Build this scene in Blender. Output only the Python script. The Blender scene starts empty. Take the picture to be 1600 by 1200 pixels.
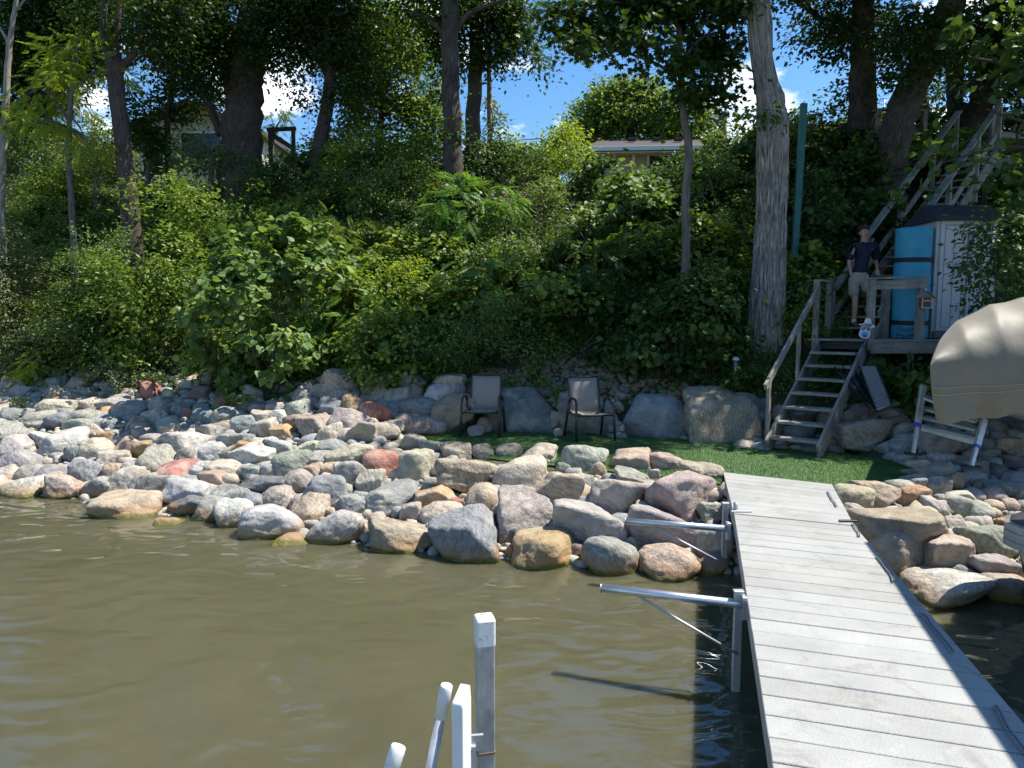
import bpy, bmesh, math, random
import numpy as np
from mathutils import Vector, Matrix, Quaternion
R = math.radians
random.seed(7); rng = np.random.default_rng(7)
C = bpy.context.scene.collection
sc = bpy.context.scene

# ------------------------------------------------------------ camera, light, exposure
CAM_Z = 2.55; PITCH = 5.4; FPX = 1109.0
cam_d = bpy.data.cameras.new('camera'); cam = bpy.data.objects.new('camera', cam_d); C.objects.link(cam)
cam.location = (0, 0, CAM_Z); cam.rotation_euler = (R(90 - PITCH), 0, 0)
cam_d.sensor_width = 36; cam_d.lens = FPX / 1600 * 36; cam_d.clip_start = 0.05; cam_d.clip_end = 3000
sc.camera = cam
SUN_EL, SUN_AZ = 60.0, 78.0          # azimuth measured from +Y (away from the camera) towards +X
SUN = Vector((math.cos(R(SUN_EL)) * math.sin(R(SUN_AZ)), math.cos(R(SUN_EL)) * math.cos(R(SUN_AZ)), math.sin(R(SUN_EL))))
sl = bpy.data.lights.new('sun', 'SUN'); sl.energy = 4.5; sl.angle = R(0.5); sl.color = (1.0, 0.95, 0.86)
so = bpy.data.objects.new('sun', sl); C.objects.link(so)
so.rotation_euler = SUN.to_track_quat('Z', 'Y').to_euler(); so.location = SUN * 60
w = bpy.data.worlds.new('World'); sc.world = w; w.use_nodes = True
nt = w.node_tree; nt.nodes.clear()
sky = nt.nodes.new('ShaderNodeTexSky'); sky.sky_type = 'NISHITA'; sky.sun_disc = False
sky.sun_elevation = R(SUN_EL); sky.sun_rotation = R(SUN_AZ); sky.air_density = 1.0; sky.dust_density = 0.3; sky.ozone_density = 2.2
tc = nt.nodes.new('ShaderNodeTexCoord')
mp = nt.nodes.new('ShaderNodeMapping'); mp.inputs['Scale'].default_value = (1, 1, 2.4); mp.inputs['Location'].default_value = (0.35, 0.1, 0.22)
n1 = nt.nodes.new('ShaderNodeTexNoise'); n1.inputs['Scale'].default_value = 9; n1.inputs['Detail'].default_value = 9; n1.inputs['Roughness'].default_value = .58
cr = nt.nodes.new('ShaderNodeValToRGB'); cr.color_ramp.elements[0].position = .60; cr.color_ramp.elements[1].position = .80
acc = None
for (cx_, cy_, wd_, am_) in ((430, 125, .9965, .26), (335, 125, .997, .16), (1165, 165, .997, .22), (1425, 225, .9975, .30), (670, 20, .995, .18), (960, 60, .996, .06), (840, 130, .998, .06), (150, 215, .9975, .25), (1560, 20, .996, .2)):
    u_, v_ = (cx_ - 800) / FPX, (600 - cy_) / FPX; dv = Vector((u_, math.cos(R(PITCH)) + v_ * math.sin(R(PITCH)), -math.sin(R(PITCH)) + v_ * math.cos(R(PITCH)))).normalized()
    dp = nt.nodes.new('ShaderNodeVectorMath'); dp.operation = 'DOT_PRODUCT'; dp.inputs[1].default_value = dv; nt.links.new(tc.outputs['Generated'], dp.inputs[0])
    mr_ = nt.nodes.new('ShaderNodeMapRange'); mr_.interpolation_type = 'SMOOTHSTEP'; mr_.inputs['From Min'].default_value = wd_; mr_.inputs['From Max'].default_value = 1; mr_.inputs['To Max'].default_value = am_; nt.links.new(dp.outputs['Value'], mr_.inputs[0])
    if acc is None: acc = mr_.outputs[0]
    else: ad_ = nt.nodes.new('ShaderNodeMath'); nt.links.new(acc, ad_.inputs[0]); nt.links.new(mr_.outputs[0], ad_.inputs[1]); acc = ad_.outputs[0]
sm_ = nt.nodes.new('ShaderNodeMath'); nt.links.new(acc, sm_.inputs[0]); nt.links.new(n1.outputs['Fac'], sm_.inputs[1])
mx = nt.nodes.new('ShaderNodeMix'); mx.data_type = 'RGBA'
mx.inputs[7].default_value = (9.0, 9.2, 9.6, 1)
bg = nt.nodes.new('ShaderNodeBackground'); bg.inputs['Strength'].default_value = 0.11
out = nt.nodes.new('ShaderNodeOutputWorld')
hs = nt.nodes.new('ShaderNodeHueSaturation'); hs.inputs['Saturation'].default_value = 1.28; hs.inputs['Value'].default_value = .86
L = nt.links.new
L(tc.outputs['Generated'], mp.inputs['Vector']); L(mp.outputs[0], n1.inputs['Vector']); L(sm_.outputs[0], cr.inputs[0])
L(cr.outputs[0], mx.inputs[0]); L(sky.outputs[0], hs.inputs['Color']); L(hs.outputs[0], mx.inputs[6]); L(mx.outputs[2], bg.inputs[0]); L(bg.outputs[0], out.inputs[0])
sc.view_settings.view_transform = 'Standard'; sc.view_settings.look = 'None'; sc.view_settings.exposure = 1.05; sc.view_settings.gamma = 1
sc.view_settings.use_curve_mapping = False
sc.render.engine = 'CYCLES'; sc.cycles.max_bounces = 8; sc.cycles.transparent_max_bounces = 8
sc.cycles.diffuse_bounces = 4; sc.cycles.glossy_bounces = 3; sc.cycles.transmission_bounces = 4; sc.cycles.use_denoising = True
sc.cycles.sample_clamp_indirect = 6

# ------------------------------------------------------------ geometry of the photograph
_cp, _sp = math.cos(R(PITCH)), math.sin(R(PITCH))
def ray(px, py):
    u = (px - 800) / FPX; v = (600 - py) / FPX
    return Vector((u, _cp + v * _sp, -_sp + v * _cp))
def at(px, py, z):                       # the point at height z seen at a pixel
    d = ray(px, py); t = (z - CAM_Z) / d.z
    return Vector((d.x * t, d.y * t, z))
def atd(px, py, Y):                      # the point at depth Y seen at a pixel
    d = ray(px, py); t = Y / d.y
    return Vector((d.x * t, Y, CAM_Z + d.z * t))

# ------------------------------------------------------------ helpers
def tag(o, label=None, cat=None, group=None, kind=None):
    if label: o['label'] = label
    if cat: o['category'] = cat
    if group: o['group'] = group
    if kind: o['kind'] = kind
    return o
def empty(name, loc=(0, 0, 0), label=None, cat=None, group=None):
    o = bpy.data.objects.new(name, None); C.objects.link(o); o.location = loc; o.empty_display_size = .1
    return tag(o, label, cat, group)
def mesh_np(name, V, F, mat, uv=None, smooth=False):
    """V (n,3) float, F (m,k) int with one k, or a list of such arrays"""
    me = bpy.data.meshes.new(name)
    Fs = F if isinstance(F, list) else [F]
    Fs = [np.asarray(f, dtype=np.int32) for f in Fs if len(f)]
    V = np.ascontiguousarray(V, dtype=np.float32)
    loops = np.concatenate([f.ravel() for f in Fs]); sizes = np.concatenate([np.full(len(f), f.shape[1], np.int32) for f in Fs])
    starts = np.concatenate([[0], np.cumsum(sizes)[:-1]]).astype(np.int32)
    me.vertices.add(len(V)); me.vertices.foreach_set('co', V.ravel())
    me.loops.add(len(loops)); me.loops.foreach_set('vertex_index', loops)
    me.polygons.add(len(sizes)); me.polygons.foreach_set('loop_start', starts)
    try: me.polygons.foreach_set('loop_total', sizes)
    except Exception: pass
    if uv is not None:
        l = me.uv_layers.new(name='UVMap'); l.data.foreach_set('uv', np.ascontiguousarray(np.asarray(uv, dtype=np.float32)[loops]).ravel())
    me.polygons.foreach_set('use_smooth', np.full(len(sizes), smooth, dtype=bool))
    me.update(); me.validate()
    if mat: me.materials.append(mat)
    return me
def ob(name, me, parent=None, loc=None):
    o = bpy.data.objects.new(name, me); C.objects.link(o)
    if parent is not None: o.parent = parent; 
    if loc is not None: o.location = loc
    return o
class MB:
    """collects shapes in WORLD space; build() links them as one mesh, relative to its parent"""
    def __init__(s): s.v = []; s.f = []; s.uv = []; s.sm = []
    def add(s, verts, faces, uvs=None, smooth=False):
        b = len(s.v); s.v += [tuple(p) for p in verts]
        s.uv += [tuple(p) for p in (uvs if uvs is not None else [(p[0] * .7 + p[1] * .7, p[2]) for p in verts])]
        s.f += [tuple(b + i for i in f) for f in faces]; s.sm += [smooth] * len(faces)
        return s
    def beam(s, a, b, w, h, up=(0, 0, 1), bev=.004):
        a = Vector(a); b = Vector(b); d = b - a; Ln = d.length; d.normalize()
        up = Vector(up); sd = d.cross(up)
        if sd.length < 1e-4: sd = d.cross(Vector((0, 1, 0)))
        sd.normalize(); u = sd.cross(d).normalized()
        bev = min(bev, w * .3, h * .3)
        prof = [(-w/2+bev, -h/2), (w/2-bev, -h/2), (w/2, -h/2+bev), (w/2, h/2-bev), (w/2-bev, h/2), (-w/2+bev, h/2), (-w/2, h/2-bev), (-w/2, -h/2+bev)]
        V = []; U = []; ro = random.random() * 9
        per = [0]; 
        for i in range(8):
            p, q = prof[i], prof[(i+1) % 8]; per.append(per[-1] + math.hypot(q[0]-p[0], q[1]-p[1]))
        for e, t in ((a, 0), (b, Ln)):
            for i, (x, y) in enumerate(prof): V.append(e + sd * x + u * y); U.append((ro + per[i], ro + t))
        Fc = [(i, (i+1) % 8, 8 + (i+1) % 8, 8 + i) for i in range(8)]
        Fc = [f[::-1] for f in Fc]
        Fc += [tuple(range(8)), tuple(range(15, 7, -1))]
        return s.add(V, Fc, U)
    def box(s, c, d, rz=0, bev=.004):
        c = Vector(c); h = Vector((math.cos(rz), math.sin(rz), 0)) * (d[0] / 2)
        return s.beam(c - h, c + h, d[1], d[2], bev=bev)
    def tube(s, pts, rad, n=8, cap=True, smooth=True):
        pts = [Vector(p) for p in pts]; m = len(pts)
        if not hasattr(rad, '__len__'): rad = [rad] * m
        V = []; U = []; ref = None; ln = 0
        for i, p in enumerate(pts):
            t = (pts[min(i+1, m-1)] - pts[max(i-1, 0)]).normalized()
            if ref is None: ref = t.orthogonal().normalized()
            ref = (ref - t * ref.dot(t)).normalized(); bn = t.cross(ref)
            if i: ln += (p - pts[i-1]).length
            for k in range(n):
                a = 2 * math.pi * k / n
                V.append(p + (ref * math.cos(a) + bn * math.sin(a)) * rad[i]); U.append((abs(2 * k / n - 1) * math.pi * rad[0], ln))
        Fc = [(i*n+k, i*n+(k+1) % n, (i+1)*n+(k+1) % n, (i+1)*n+k) for i in range(m-1) for k in range(n)]
        b = len(s.v); s.add(V, Fc, U, smooth)
        if cap: s.f += [tuple(b+k for k in range(n-1, -1, -1)), tuple(b+(m-1)*n+k for k in range(n))]; s.sm += [False, False]
        return s
    def sphere(s, c, r, seg=12, rings=8):
        c = Vector(c); r = r if hasattr(r, '__len__') else (r, r, r); V = []; Fc = []
        for j in range(rings + 1):
            ph = math.pi * j / rings
            for k in range(seg):
                a = 2 * math.pi * k / seg; V.append(c + Vector((math.cos(a)*math.sin(ph)*r[0], math.sin(a)*math.sin(ph)*r[1], math.cos(ph)*r[2])))
        for j in range(rings):
            for k in range(seg): Fc.append((j*seg+k, (j+1)*seg+k, (j+1)*seg+(k+1) % seg, j*seg+(k+1) % seg))
        return s.add(V, Fc, None, True)
    def build(s, name, mat, parent=None, origin=None):
        o0 = Vector(origin) if origin is not None else (parent_world(parent) if parent is not None else Vector((0, 0, 0)))
        me = bpy.data.meshes.new(name)
        me.from_pydata([Vector(v) - o0 for v in s.v], [], s.f)
        l = me.uv_layers.new(name='UVMap'); idx = np.zeros(len(me.loops), np.int32); me.loops.foreach_get('vertex_index', idx)
        l.data.foreach_set('uv', np.array(s.uv, np.float32)[idx].ravel())
        me.polygons.foreach_set('use_smooth', s.sm); me.update()
        me.materials.append(mat)
        o = ob(name, me, parent)
        if parent is None: o.location = o0
        return o
def parent_world(p):
    v = Vector((0, 0, 0))
    while p is not None: v += p.location; p = p.parent
    return v

# value noise, vectorised
def _h(i, j, k, s):
    n = (i * 374761393 + j * 668265263 + k * 2147483647 + s * 1274126177) & 0xffffffff
    n = ((n ^ (n >> 13)) * 1274126177) & 0xffffffff
    return ((n ^ (n >> 16)) & 0xffff) / 65535.0
def vnoise(P, s=0):
    P = np.asarray(P, float); f = np.floor(P).astype(np.int64); t = P - f; t = t * t * (3 - 2 * t)
    r = 0
    for a in (0, 1):
        for b in (0, 1):
            for c in (0, 1):
                wt = (t[..., 0] if a else 1 - t[..., 0]) * (t[..., 1] if b else 1 - t[..., 1]) * (t[..., 2] if c else 1 - t[..., 2])
                r = r + wt * _h(f[..., 0] + a, f[..., 1] + b, f[..., 2] + c, s)
    return r * 2 - 1
def fbm(P, o=4, s=0):
    r = 0; a = 1; P = np.asarray(P, float)
    for i in range(o): r = r + a * vnoise(P * 2 ** i, s + i); a *= .5
    return r

# ------------------------------------------------------------ materials
def mat_new(name):
    m = bpy.data.materials.new(name); m.use_nodes = True; n = m.node_tree.nodes; n.clear()
    o = n.new('ShaderNodeOutputMaterial'); b = n.new('ShaderNodeBsdfPrincipled'); m.node_tree.links.new(b.outputs[0], o.inputs[0])
    return m, n, m.node_tree.links.new, b, o
def ramp(n, stops):
    r = n.new('ShaderNodeValToRGB'); e = r.color_ramp.elements
    e[0].position, e[0].color = stops[0][0], (*stops[0][1], 1); e[1].position, e[1].color = stops[-1][0], (*stops[-1][1], 1)
    for p, c in stops[1:-1]: x = e.new(p); x.color = (*c, 1)
    return r
def noise(n, l, vec, scale, detail=4, rough=.55, dist=0):
    t = n.new('ShaderNodeTexNoise'); t.inputs['Scale'].default_value = scale; t.inputs['Detail'].default_value = detail
    t.inputs['Roughness'].default_value = rough; t.inputs['Distortion'].default_value = dist
    if vec is not None: l(vec, t.inputs['Vector'])
    return t
def mixc(n, l, fac, a, b, mode='MIX'):
    m = n.new('ShaderNodeMix'); m.data_type = 'RGBA'; m.blend_type = mode
    for i, v in ((0, fac), (6, a), (7, b)):
        if hasattr(v, 'is_output') or isinstance(v, bpy.types.NodeSocket): l(v, m.inputs[i])
        elif i == 0: m.inputs[0].default_value = v
        else: m.inputs[i].default_value = (*v, 1)
    return m.outputs[2]
def bump(n, l, h, strength, dist, b, prev=None):
    u = n.new('ShaderNodeBump'); u.inputs['Strength'].default_value = strength; u.inputs['Distance'].default_value = dist
    l(h, u.inputs['Height'])
    if prev is not None: l(prev, u.inputs['Normal'])
    l(u.outputs[0], b.inputs['Normal']); return u.outputs[0]
def mapped(n, l, sock, scale):
    m = n.new('ShaderNodeMapping'); m.inputs['Scale'].default_value = scale; l(sock, m.inputs[0]); return m.outputs[0]

def m_plain(name, c, rough=.5, metal=0, var=.12, nscale=9, bumpd=0.0):
    m, n, l, b, o = mat_new(name); g = n.new('ShaderNodeNewGeometry')
    t = noise(n, l, g.outputs['Position'], nscale, 5)
    r = ramp(n, [(.3, tuple(x * (1 - var) for x in c)), (.7, tuple(min(1, x * (1 + var)) for x in c))]); l(t.outputs['Fac'], r.inputs[0])
    l(r.outputs[0], b.inputs['Base Color']); b.inputs['Roughness'].default_value = rough; b.inputs['Metallic'].default_value = metal
    if bumpd:
        t2 = noise(n, l, g.outputs['Position'], nscale * 14, 3); bump(n, l, t2.outputs['Fac'], .5, bumpd, b)
    return m
def m_stone():
    m, n, l, b, o = mat_new('field_stone'); g = n.new('ShaderNodeNewGeometry'); oi = n.new('ShaderNodeObjectInfo')
    P = g.outputs['Position']
    mot = noise(n, l, P, 7, 5, .6); big = noise(n, l, P, 2.2, 3, .5, .6); spk = noise(n, l, P, 95, 3, .7)
    r1 = ramp(n, [(.28, (.62, .60, .60)), (.55, (1.0, 1.0, 1.0)), (.8, (1.32, 1.28, 1.22))]); l(mot.outputs['Fac'], r1.inputs[0])
    c = mixc(n, l, 1.0, oi.outputs['Color'], r1.outputs[0], 'MULTIPLY')
    r2 = ramp(n, [(.36, (.45, .45, .46)), (.47, (.96, .96, .96)), (.6, (1.0, 1.0, 1.0)), (.68, (1.55, 1.52, 1.45))]); l(spk.outputs['Fac'], r2.inputs[0])
    c = mixc(n, l, .75, c, r2.outputs[0], 'MULTIPLY')
    # veins / bands, only in some stones
    wv = n.new('ShaderNodeTexWave'); wv.inputs['Scale'].default_value = 5.0; wv.inputs['Distortion'].default_value = 9; wv.inputs['Detail'].default_value = 4; wv.inputs['Detail Scale'].default_value = 2
    rot = n.new('ShaderNodeMapping'); cmb = n.new('ShaderNodeCombineXYZ'); mm = n.new('ShaderNodeMath'); mm.operation = 'MULTIPLY'; mm.inputs[1].default_value = 6.28
    l(oi.outputs['Random'], mm.inputs[0]); l(mm.outputs[0], cmb.inputs[0]); l(mm.outputs[0], cmb.inputs[2]); l(cmb.outputs[0], rot.inputs['Rotation']); l(P, rot.inputs[0]); l(rot.outputs[0], wv.inputs['Vector'])
    rv = ramp(n, [(.0, (1.18, 1.16, 1.12)), (.5, (1, 1, 1)), (1., (.72, .7, .7))]); l(wv.outputs['Fac'], rv.inputs[0])
    gt = n.new('ShaderNodeMath'); gt.operation = 'GREATER_THAN'; gt.inputs[1].default_value = .55; l(oi.outputs['Random'], gt.inputs[0])
    g2 = n.new('ShaderNodeMath'); g2.operation = 'MULTIPLY'; g2.inputs[1].default_value = .7; l(gt.outputs[0], g2.inputs[0])
    c = mixc(n, l, g2.outputs[0], c, mixc(n, l, 1.0, c, rv.outputs[0], 'MULTIPLY'))
    # dry dust / lichen
    rl = ramp(n, [(.56, (0, 0, 0)), (.68, (.5, .5, .5))]); l(big.outputs['Fac'], rl.inputs[0])
    c = mixc(n, l, rl.outputs[0], c, (.47, .42, .34))
    # stain band just above the lake, algae at the water
    sx = n.new('ShaderNodeSeparateXYZ'); l(P, sx.inputs[0])
    wob = noise(n, l, P, 6, 4); ad = n.new('ShaderNodeMath'); ad.operation = 'MULTIPLY_ADD'; ad.inputs[1].default_value = -.10; l(wob.outputs['Fac'], ad.inputs[0]); l(sx.outputs['Z'], ad.inputs[2])
    rs = ramp(n, [(.0, (1, 1, 1)), (.5, (.85, .85, .85)), (1, (0, 0, 0))])
    mr = n.new('ShaderNodeMapRange'); mr.inputs['From Min'].default_value = -.06; mr.inputs['From Max'].default_value = .14; l(ad.outputs[0], mr.inputs[0]); l(mr.outputs[0], rs.inputs[0])
    c = mixc(n, l, rs.outputs[0], c, mixc(n, l, .28, (.30, .17, .07), c))
    mr2 = n.new('ShaderNodeMapRange'); mr2.inputs['From Min'].default_value = -.02; mr2.inputs['From Max'].default_value = .012; mr2.inputs['To Min'].default_value = 1; mr2.inputs['To Max'].default_value = 0; l(ad.outputs[0], mr2.inputs[0])
    c = mixc(n, l, mr2.outputs[0], c, (.13, .115, .02))
    l(c, b.inputs['Base Color'])
    rr = n.new('ShaderNodeMapRange'); rr.inputs['From Min'].default_value = -.03; rr.inputs['From Max'].default_value = .04; rr.inputs['To Min'].default_value = .25; rr.inputs['To Max'].default_value = .88; l(ad.outputs[0], rr.inputs[0]); l(rr.outputs[0], b.inputs['Roughness'])
    b.inputs['Specular IOR Level'].default_value = .3
    f1 = noise(n, l, P, 16, 6, .65); f2 = noise(n, l, P, 120, 3, .6)
    u = bump(n, l, f1.outputs['Fac'], .75, .045, b); bump(n, l, f2.outputs['Fac'], .4, .006, b, u)
    return m
def m_leaf(name, c1, c2, trans=.35, rough=.45, c3=None):
    m, n, l, b, o = mat_new(name); g = n.new('ShaderNodeNewGeometry'); oi = n.new('ShaderNodeObjectInfo')
    st = [(0., c1), (.85, c2)] + ([(1., c3)] if c3 else [])
    r = ramp(n, st); l(g.outputs['Random Per Island'], r.inputs[0])
    t = noise(n, l, g.outputs['Position'], 1.6, 2); rr = ramp(n, [(.35, (.72, .78, .75)), (.65, (1.22, 1.15, 1.0))]); l(t.outputs['Fac'], rr.inputs[0])
    c = mixc(n, l, 1.0, r.outputs[0], rr.outputs[0], 'MULTIPLY')
    l(c, b.inputs['Base Color']); b.inputs['Roughness'].default_value = rough; b.inputs['Specular IOR Level'].default_value = .25
    tr = n.new('ShaderNodeBsdfTranslucent'); tcol = mixc(n, l, 1.0, c, (1.5, 1.5, .55), 'MULTIPLY'); l(tcol, tr.inputs[0])
    ms = n.new('ShaderNodeMixShader'); ms.inputs[0].default_value = trans; l(b.outputs[0], ms.inputs[1]); l(tr.outputs[0], ms.inputs[2]); l(ms.outputs[0], o.inputs[0])
    return m
def m_bark(name, dark, light, sc_=1.0, bd=.03):
    m, n, l, b, o = mat_new(name); uv = n.new('ShaderNodeUVMap'); g = n.new('ShaderNodeNewGeometry')
    v = mapped(n, l, uv.outputs[0], (17 * sc_, 2.6 * sc_, 1)); t = noise(n, l, v, 1.6, 7, .68, 1.1)
    t2 = noise(n, l, g.outputs['Position'], 3, 3)
    r = ramp(n, [(.36, dark), (.62, light)]); l(t.outputs['Fac'], r.inputs[0])
    rr = ramp(n, [(.3, (.75, .75, .75)), (.7, (1.2, 1.18, 1.15))]); l(t2.outputs['Fac'], rr.inputs[0])
    l(mixc(n, l, 1., r.outputs[0], rr.outputs[0], 'MULTIPLY'), b.inputs['Base Color']); b.inputs['Roughness'].default_value = .9; b.inputs['Specular IOR Level'].default_value = .15
    bump(n, l, t.outputs['Fac'], .9, bd, b)
    return m
def m_wood(name, c1, c2, rough=.85):
    m, n, l, b, o = mat_new(name); uv = n.new('ShaderNodeUVMap'); g = n.new('ShaderNodeNewGeometry')
    v = mapped(n, l, uv.outputs[0], (60, 2.2, 1)); t = noise(n, l, v, 1.3, 6, .65, .3)
    r = ramp(n, [(.3, c1), (.66, c2)]); l(t.outputs['Fac'], r.inputs[0])
    t2 = noise(n, l, g.outputs['Position'], 3.3, 5, .6); rr = ramp(n, [(.33, (.62, .62, .62)), (.62, (1.12, 1.1, 1.08))]); l(t2.outputs['Fac'], rr.inputs[0])
    l(mixc(n, l, 1., r.outputs[0], rr.outputs[0], 'MULTIPLY'), b.inputs['Base Color']); b.inputs['Roughness'].default_value = rough; b.inputs['Specular IOR Level'].default_value = .2
    bump(n, l, t.outputs['Fac'], .5, .006, b)
    return m
M = {}
M['stone'] = m_stone()
M['leaf_small'] = m_leaf('leaf_small', (.080, .130, .036), (.17, .235, .07), .35)
M['leaf_grey'] = m_leaf('leaf_grey', (.10, .125, .056), (.185, .21, .10), .25)
M['leaf_mid'] = m_leaf('leaf_mid', (.095, .16, .03), (.21, .28, .06), .35)
M['leaf_dark'] = m_leaf('leaf_dark', (.035, .072, .020), (.085, .14, .038), .3)  # darker leaf colour for plants in the shaded parts, shade put into it
M['leaf_bass'] = m_leaf('leaf_broad', (.085, .16, .045), (.17, .25, .085), .3, .52, (.24, .30, .06))
M['leaf_sumac'] = m_leaf('leaf_sumac', (.075, .17, .04), (.16, .28, .065), .35)
M['leaf_lime'] = m_leaf('leaf_lime', (.16, .23, .03), (.32, .38, .06), .45)
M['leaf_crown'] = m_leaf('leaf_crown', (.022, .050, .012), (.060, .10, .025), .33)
M['flower'] = m_leaf('pale_petals', (.45, .40, .38), (.62, .60, .58), .3)
M['bark'] = m_bark('bark_dark', (.035, .028, .024), (.14, .115, .10))
M['bark_pale'] = m_bark('bark_pale', (.09, .075, .065), (.56, .51, .455), .8, .07)
M['bark_smooth'] = m_bark('bark_smooth', (.10, .085, .075), (.20, .18, .16), .6, .01)
M['bark_birch'] = m_bark('bark_light', (.16, .14, .12), (.38, .35, .31), .6, .01)
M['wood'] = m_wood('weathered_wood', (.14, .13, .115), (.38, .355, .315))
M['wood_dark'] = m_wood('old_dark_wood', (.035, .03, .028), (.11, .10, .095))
M['alu'] = m_plain('aluminium', (.62, .63, .65), .38, .85, .1, 12)
M['alu_matte'] = m_plain('dull_aluminium', (.45, .46, .48), .5, .6, .12, 12)
M['white_plastic'] = m_plain('white_plastic', (.74, .75, .76), .38, 0, .05, 20)
M['black_metal'] = m_plain('black_metal', (.03, .027, .025), .45, 0, .2, 20)
# ------------------------------------------------------------ terrain
S_ = np.array([(-200, 60), (-30, 17), (-12, 11.8), (-7.3, 10.05), (-6.2, 9.65), (-5, 9.05), (-3.6, 8.5), (-2.5, 7.85), (-1.4, 7.6), (-.5, 7.25), (.4, 7.1), (1, 6.9), (1.9, 6.8), (3.7, 6.65), (4.4, 6.15), (8, 5.9), (30, 6), (200, 10)])
G_ = np.array([(-200, 70), (-30, 21), (-12, 16.2), (-7.5, 14.6), (-4.4, 13.4), (-3, 12.6), (-2, 12.5), (-1, 12.5), (0, 12.4), (1, 12.2), (2, 11.9), (3, 11.6), (4.5, 11.4), (8, 11.3), (30, 12), (200, 16)])
F_ = np.array([(-2.2, 11.3), (-1.9, 11.0), (-1.4, 10.5), (-.9, 9.95), (-.35, 9.6), (.5, 9.1), (1.3, 8.75), (2, 8.4), (2.4, 8.1), (3.4, 7.7), (4, 7.95), (4.6, 8.3), (5.2, 8.9)])
LAWN_Z = .6
def Sx(x): return np.interp(x, S_[:, 0], S_[:, 1])
def Gx(x): return np.interp(x, G_[:, 0], G_[:, 1])
def Fx(x): return np.interp(x, F_[:, 0], F_[:, 1])
def sstep(a, b, x): t = np.clip((x - a) / (b - a), 0, 1); return t * t * (3 - 2 * t)
CREST_ = np.array([(-200, 5.6), (-14, 6.1), (-6, 6.45), (-1, 6.6), (1, 6.15), (4.6, 6.15), (7, 6.9), (200, 6.9)])
def T(x, y, rough=True):
    x = np.asarray(x, float); y = np.asarray(y, float)
    S = Sx(x); G = Gx(x); F = Fx(x); Bk = G - .15; Gz = 1.08
    lin = -.08 + (Gz + .08) * np.clip((y - S) / (G - S), 0, 1)
    a = np.clip((y - S) / np.maximum(F - S, .2), 0, 1); lawn = -.08 + (.55 + .08) * a ** .8
    lawn = np.where(y > Bk, .55 + (Gz - .55) * np.clip((y - Bk) / (G - Bk), 0, 1), lawn)
    m = sstep(-2.3, -1.6, x) * (1 - sstep(4.9, 5.7, x))
    z = lin * (1 - m) + lawn * m
    z = np.where(y < S, -.08 - np.minimum((S - y) * .4, 2.5), z)
    k = .77 + .10 * sstep(2, 8, x)
    hill = Gz + k * (y - G); top = np.interp(x, CREST_[:, 0], CREST_[:, 1]) + .012 * (y - 20)
    hs_ = -np.log(np.exp(-2.2 * hill) + np.exp(-2.2 * np.minimum(top, 40))) / 2.2
    z = np.where(y > G, np.maximum(hs_, Gz - .05), z)
    if rough:
        P = np.stack([x, y, x * 0], -1)
        z = z + np.where(y > G, 1, 0) * np.clip((y - G) / 1.5, 0, 1) * .28 * fbm(P * .55, 3, 5)
    return z
def hit(px, py, off=0.0, y0=4.0, y1=60.0):
    """point where the view ray through a pixel meets the ground raised by off"""
    d = ray(px, py); ys = np.arange(y0, y1, .03); xs = d.x * ys / d.y; zs = CAM_Z + d.z * ys / d.y
    g = T(xs, ys) + off; i = np.argmax(zs <= g)
    if zs[i] > g[i]: i = len(ys) - 1
    return Vector((xs[i], ys[i], zs[i]))
def axis(a, b, fine0, fine1, st, n_out):
    f = np.arange(fine0, fine1, st); o0 = fine0 - (fine0 - a) * (np.linspace(1, 0, n_out, endpoint=False)) ** 2.5; o1 = fine1 + (b - fine1) * (np.linspace(0, 1, n_out)) ** 2.5
    return np.concatenate([o0, f, o1])
def make_ground():
    xs = axis(-190, 190, -16, 12, .14, 26); ys = axis(-40, 420, 4, 24, .14, 26)
    X, Y = np.meshgrid(xs, ys); Z = T(X, Y); nx, ny = len(xs), len(ys)
    V = np.stack([X, Y, Z], -1).reshape(-1, 3); i = np.arange(nx * ny).reshape(ny, nx)
    Fq = np.stack([i[:-1, :-1], i[:-1, 1:], i[1:, 1:], i[1:, :-1]], -1).reshape(-1, 4)
    m, n, l, b, o = mat_new('bank_soil'); g = n.new('ShaderNodeNewGeometry'); P = g.outputs['Position']
    t1 = noise(n, l, P, 1.2, 5); t2 = noise(n, l, P, 22, 4, .7)
    r1 = ramp(n, [(.42, (.04, .06, .02)), (.6, (.06, .062, .03)), (.75, (.11, .09, .06))]); l(t1.outputs['Fac'], r1.inputs[0])
    r2 = ramp(n, [(.3, (.5, .5, .5)), (.7, (1.4, 1.35, 1.25))]); l(t2.outputs['Fac'], r2.inputs[0])
    l(mixc(n, l, 1, r1.outputs[0], r2.outputs[0], 'MULTIPLY'), b.inputs['Base Color']); b.inputs['Roughness'].default_value = .95
    bump(n, l, t2.outputs['Fac'], .8, .04, b)
    tag(ob('ground', mesh_np('ground', V, Fq, m, smooth=True)), kind='structure')
make_ground()

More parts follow.
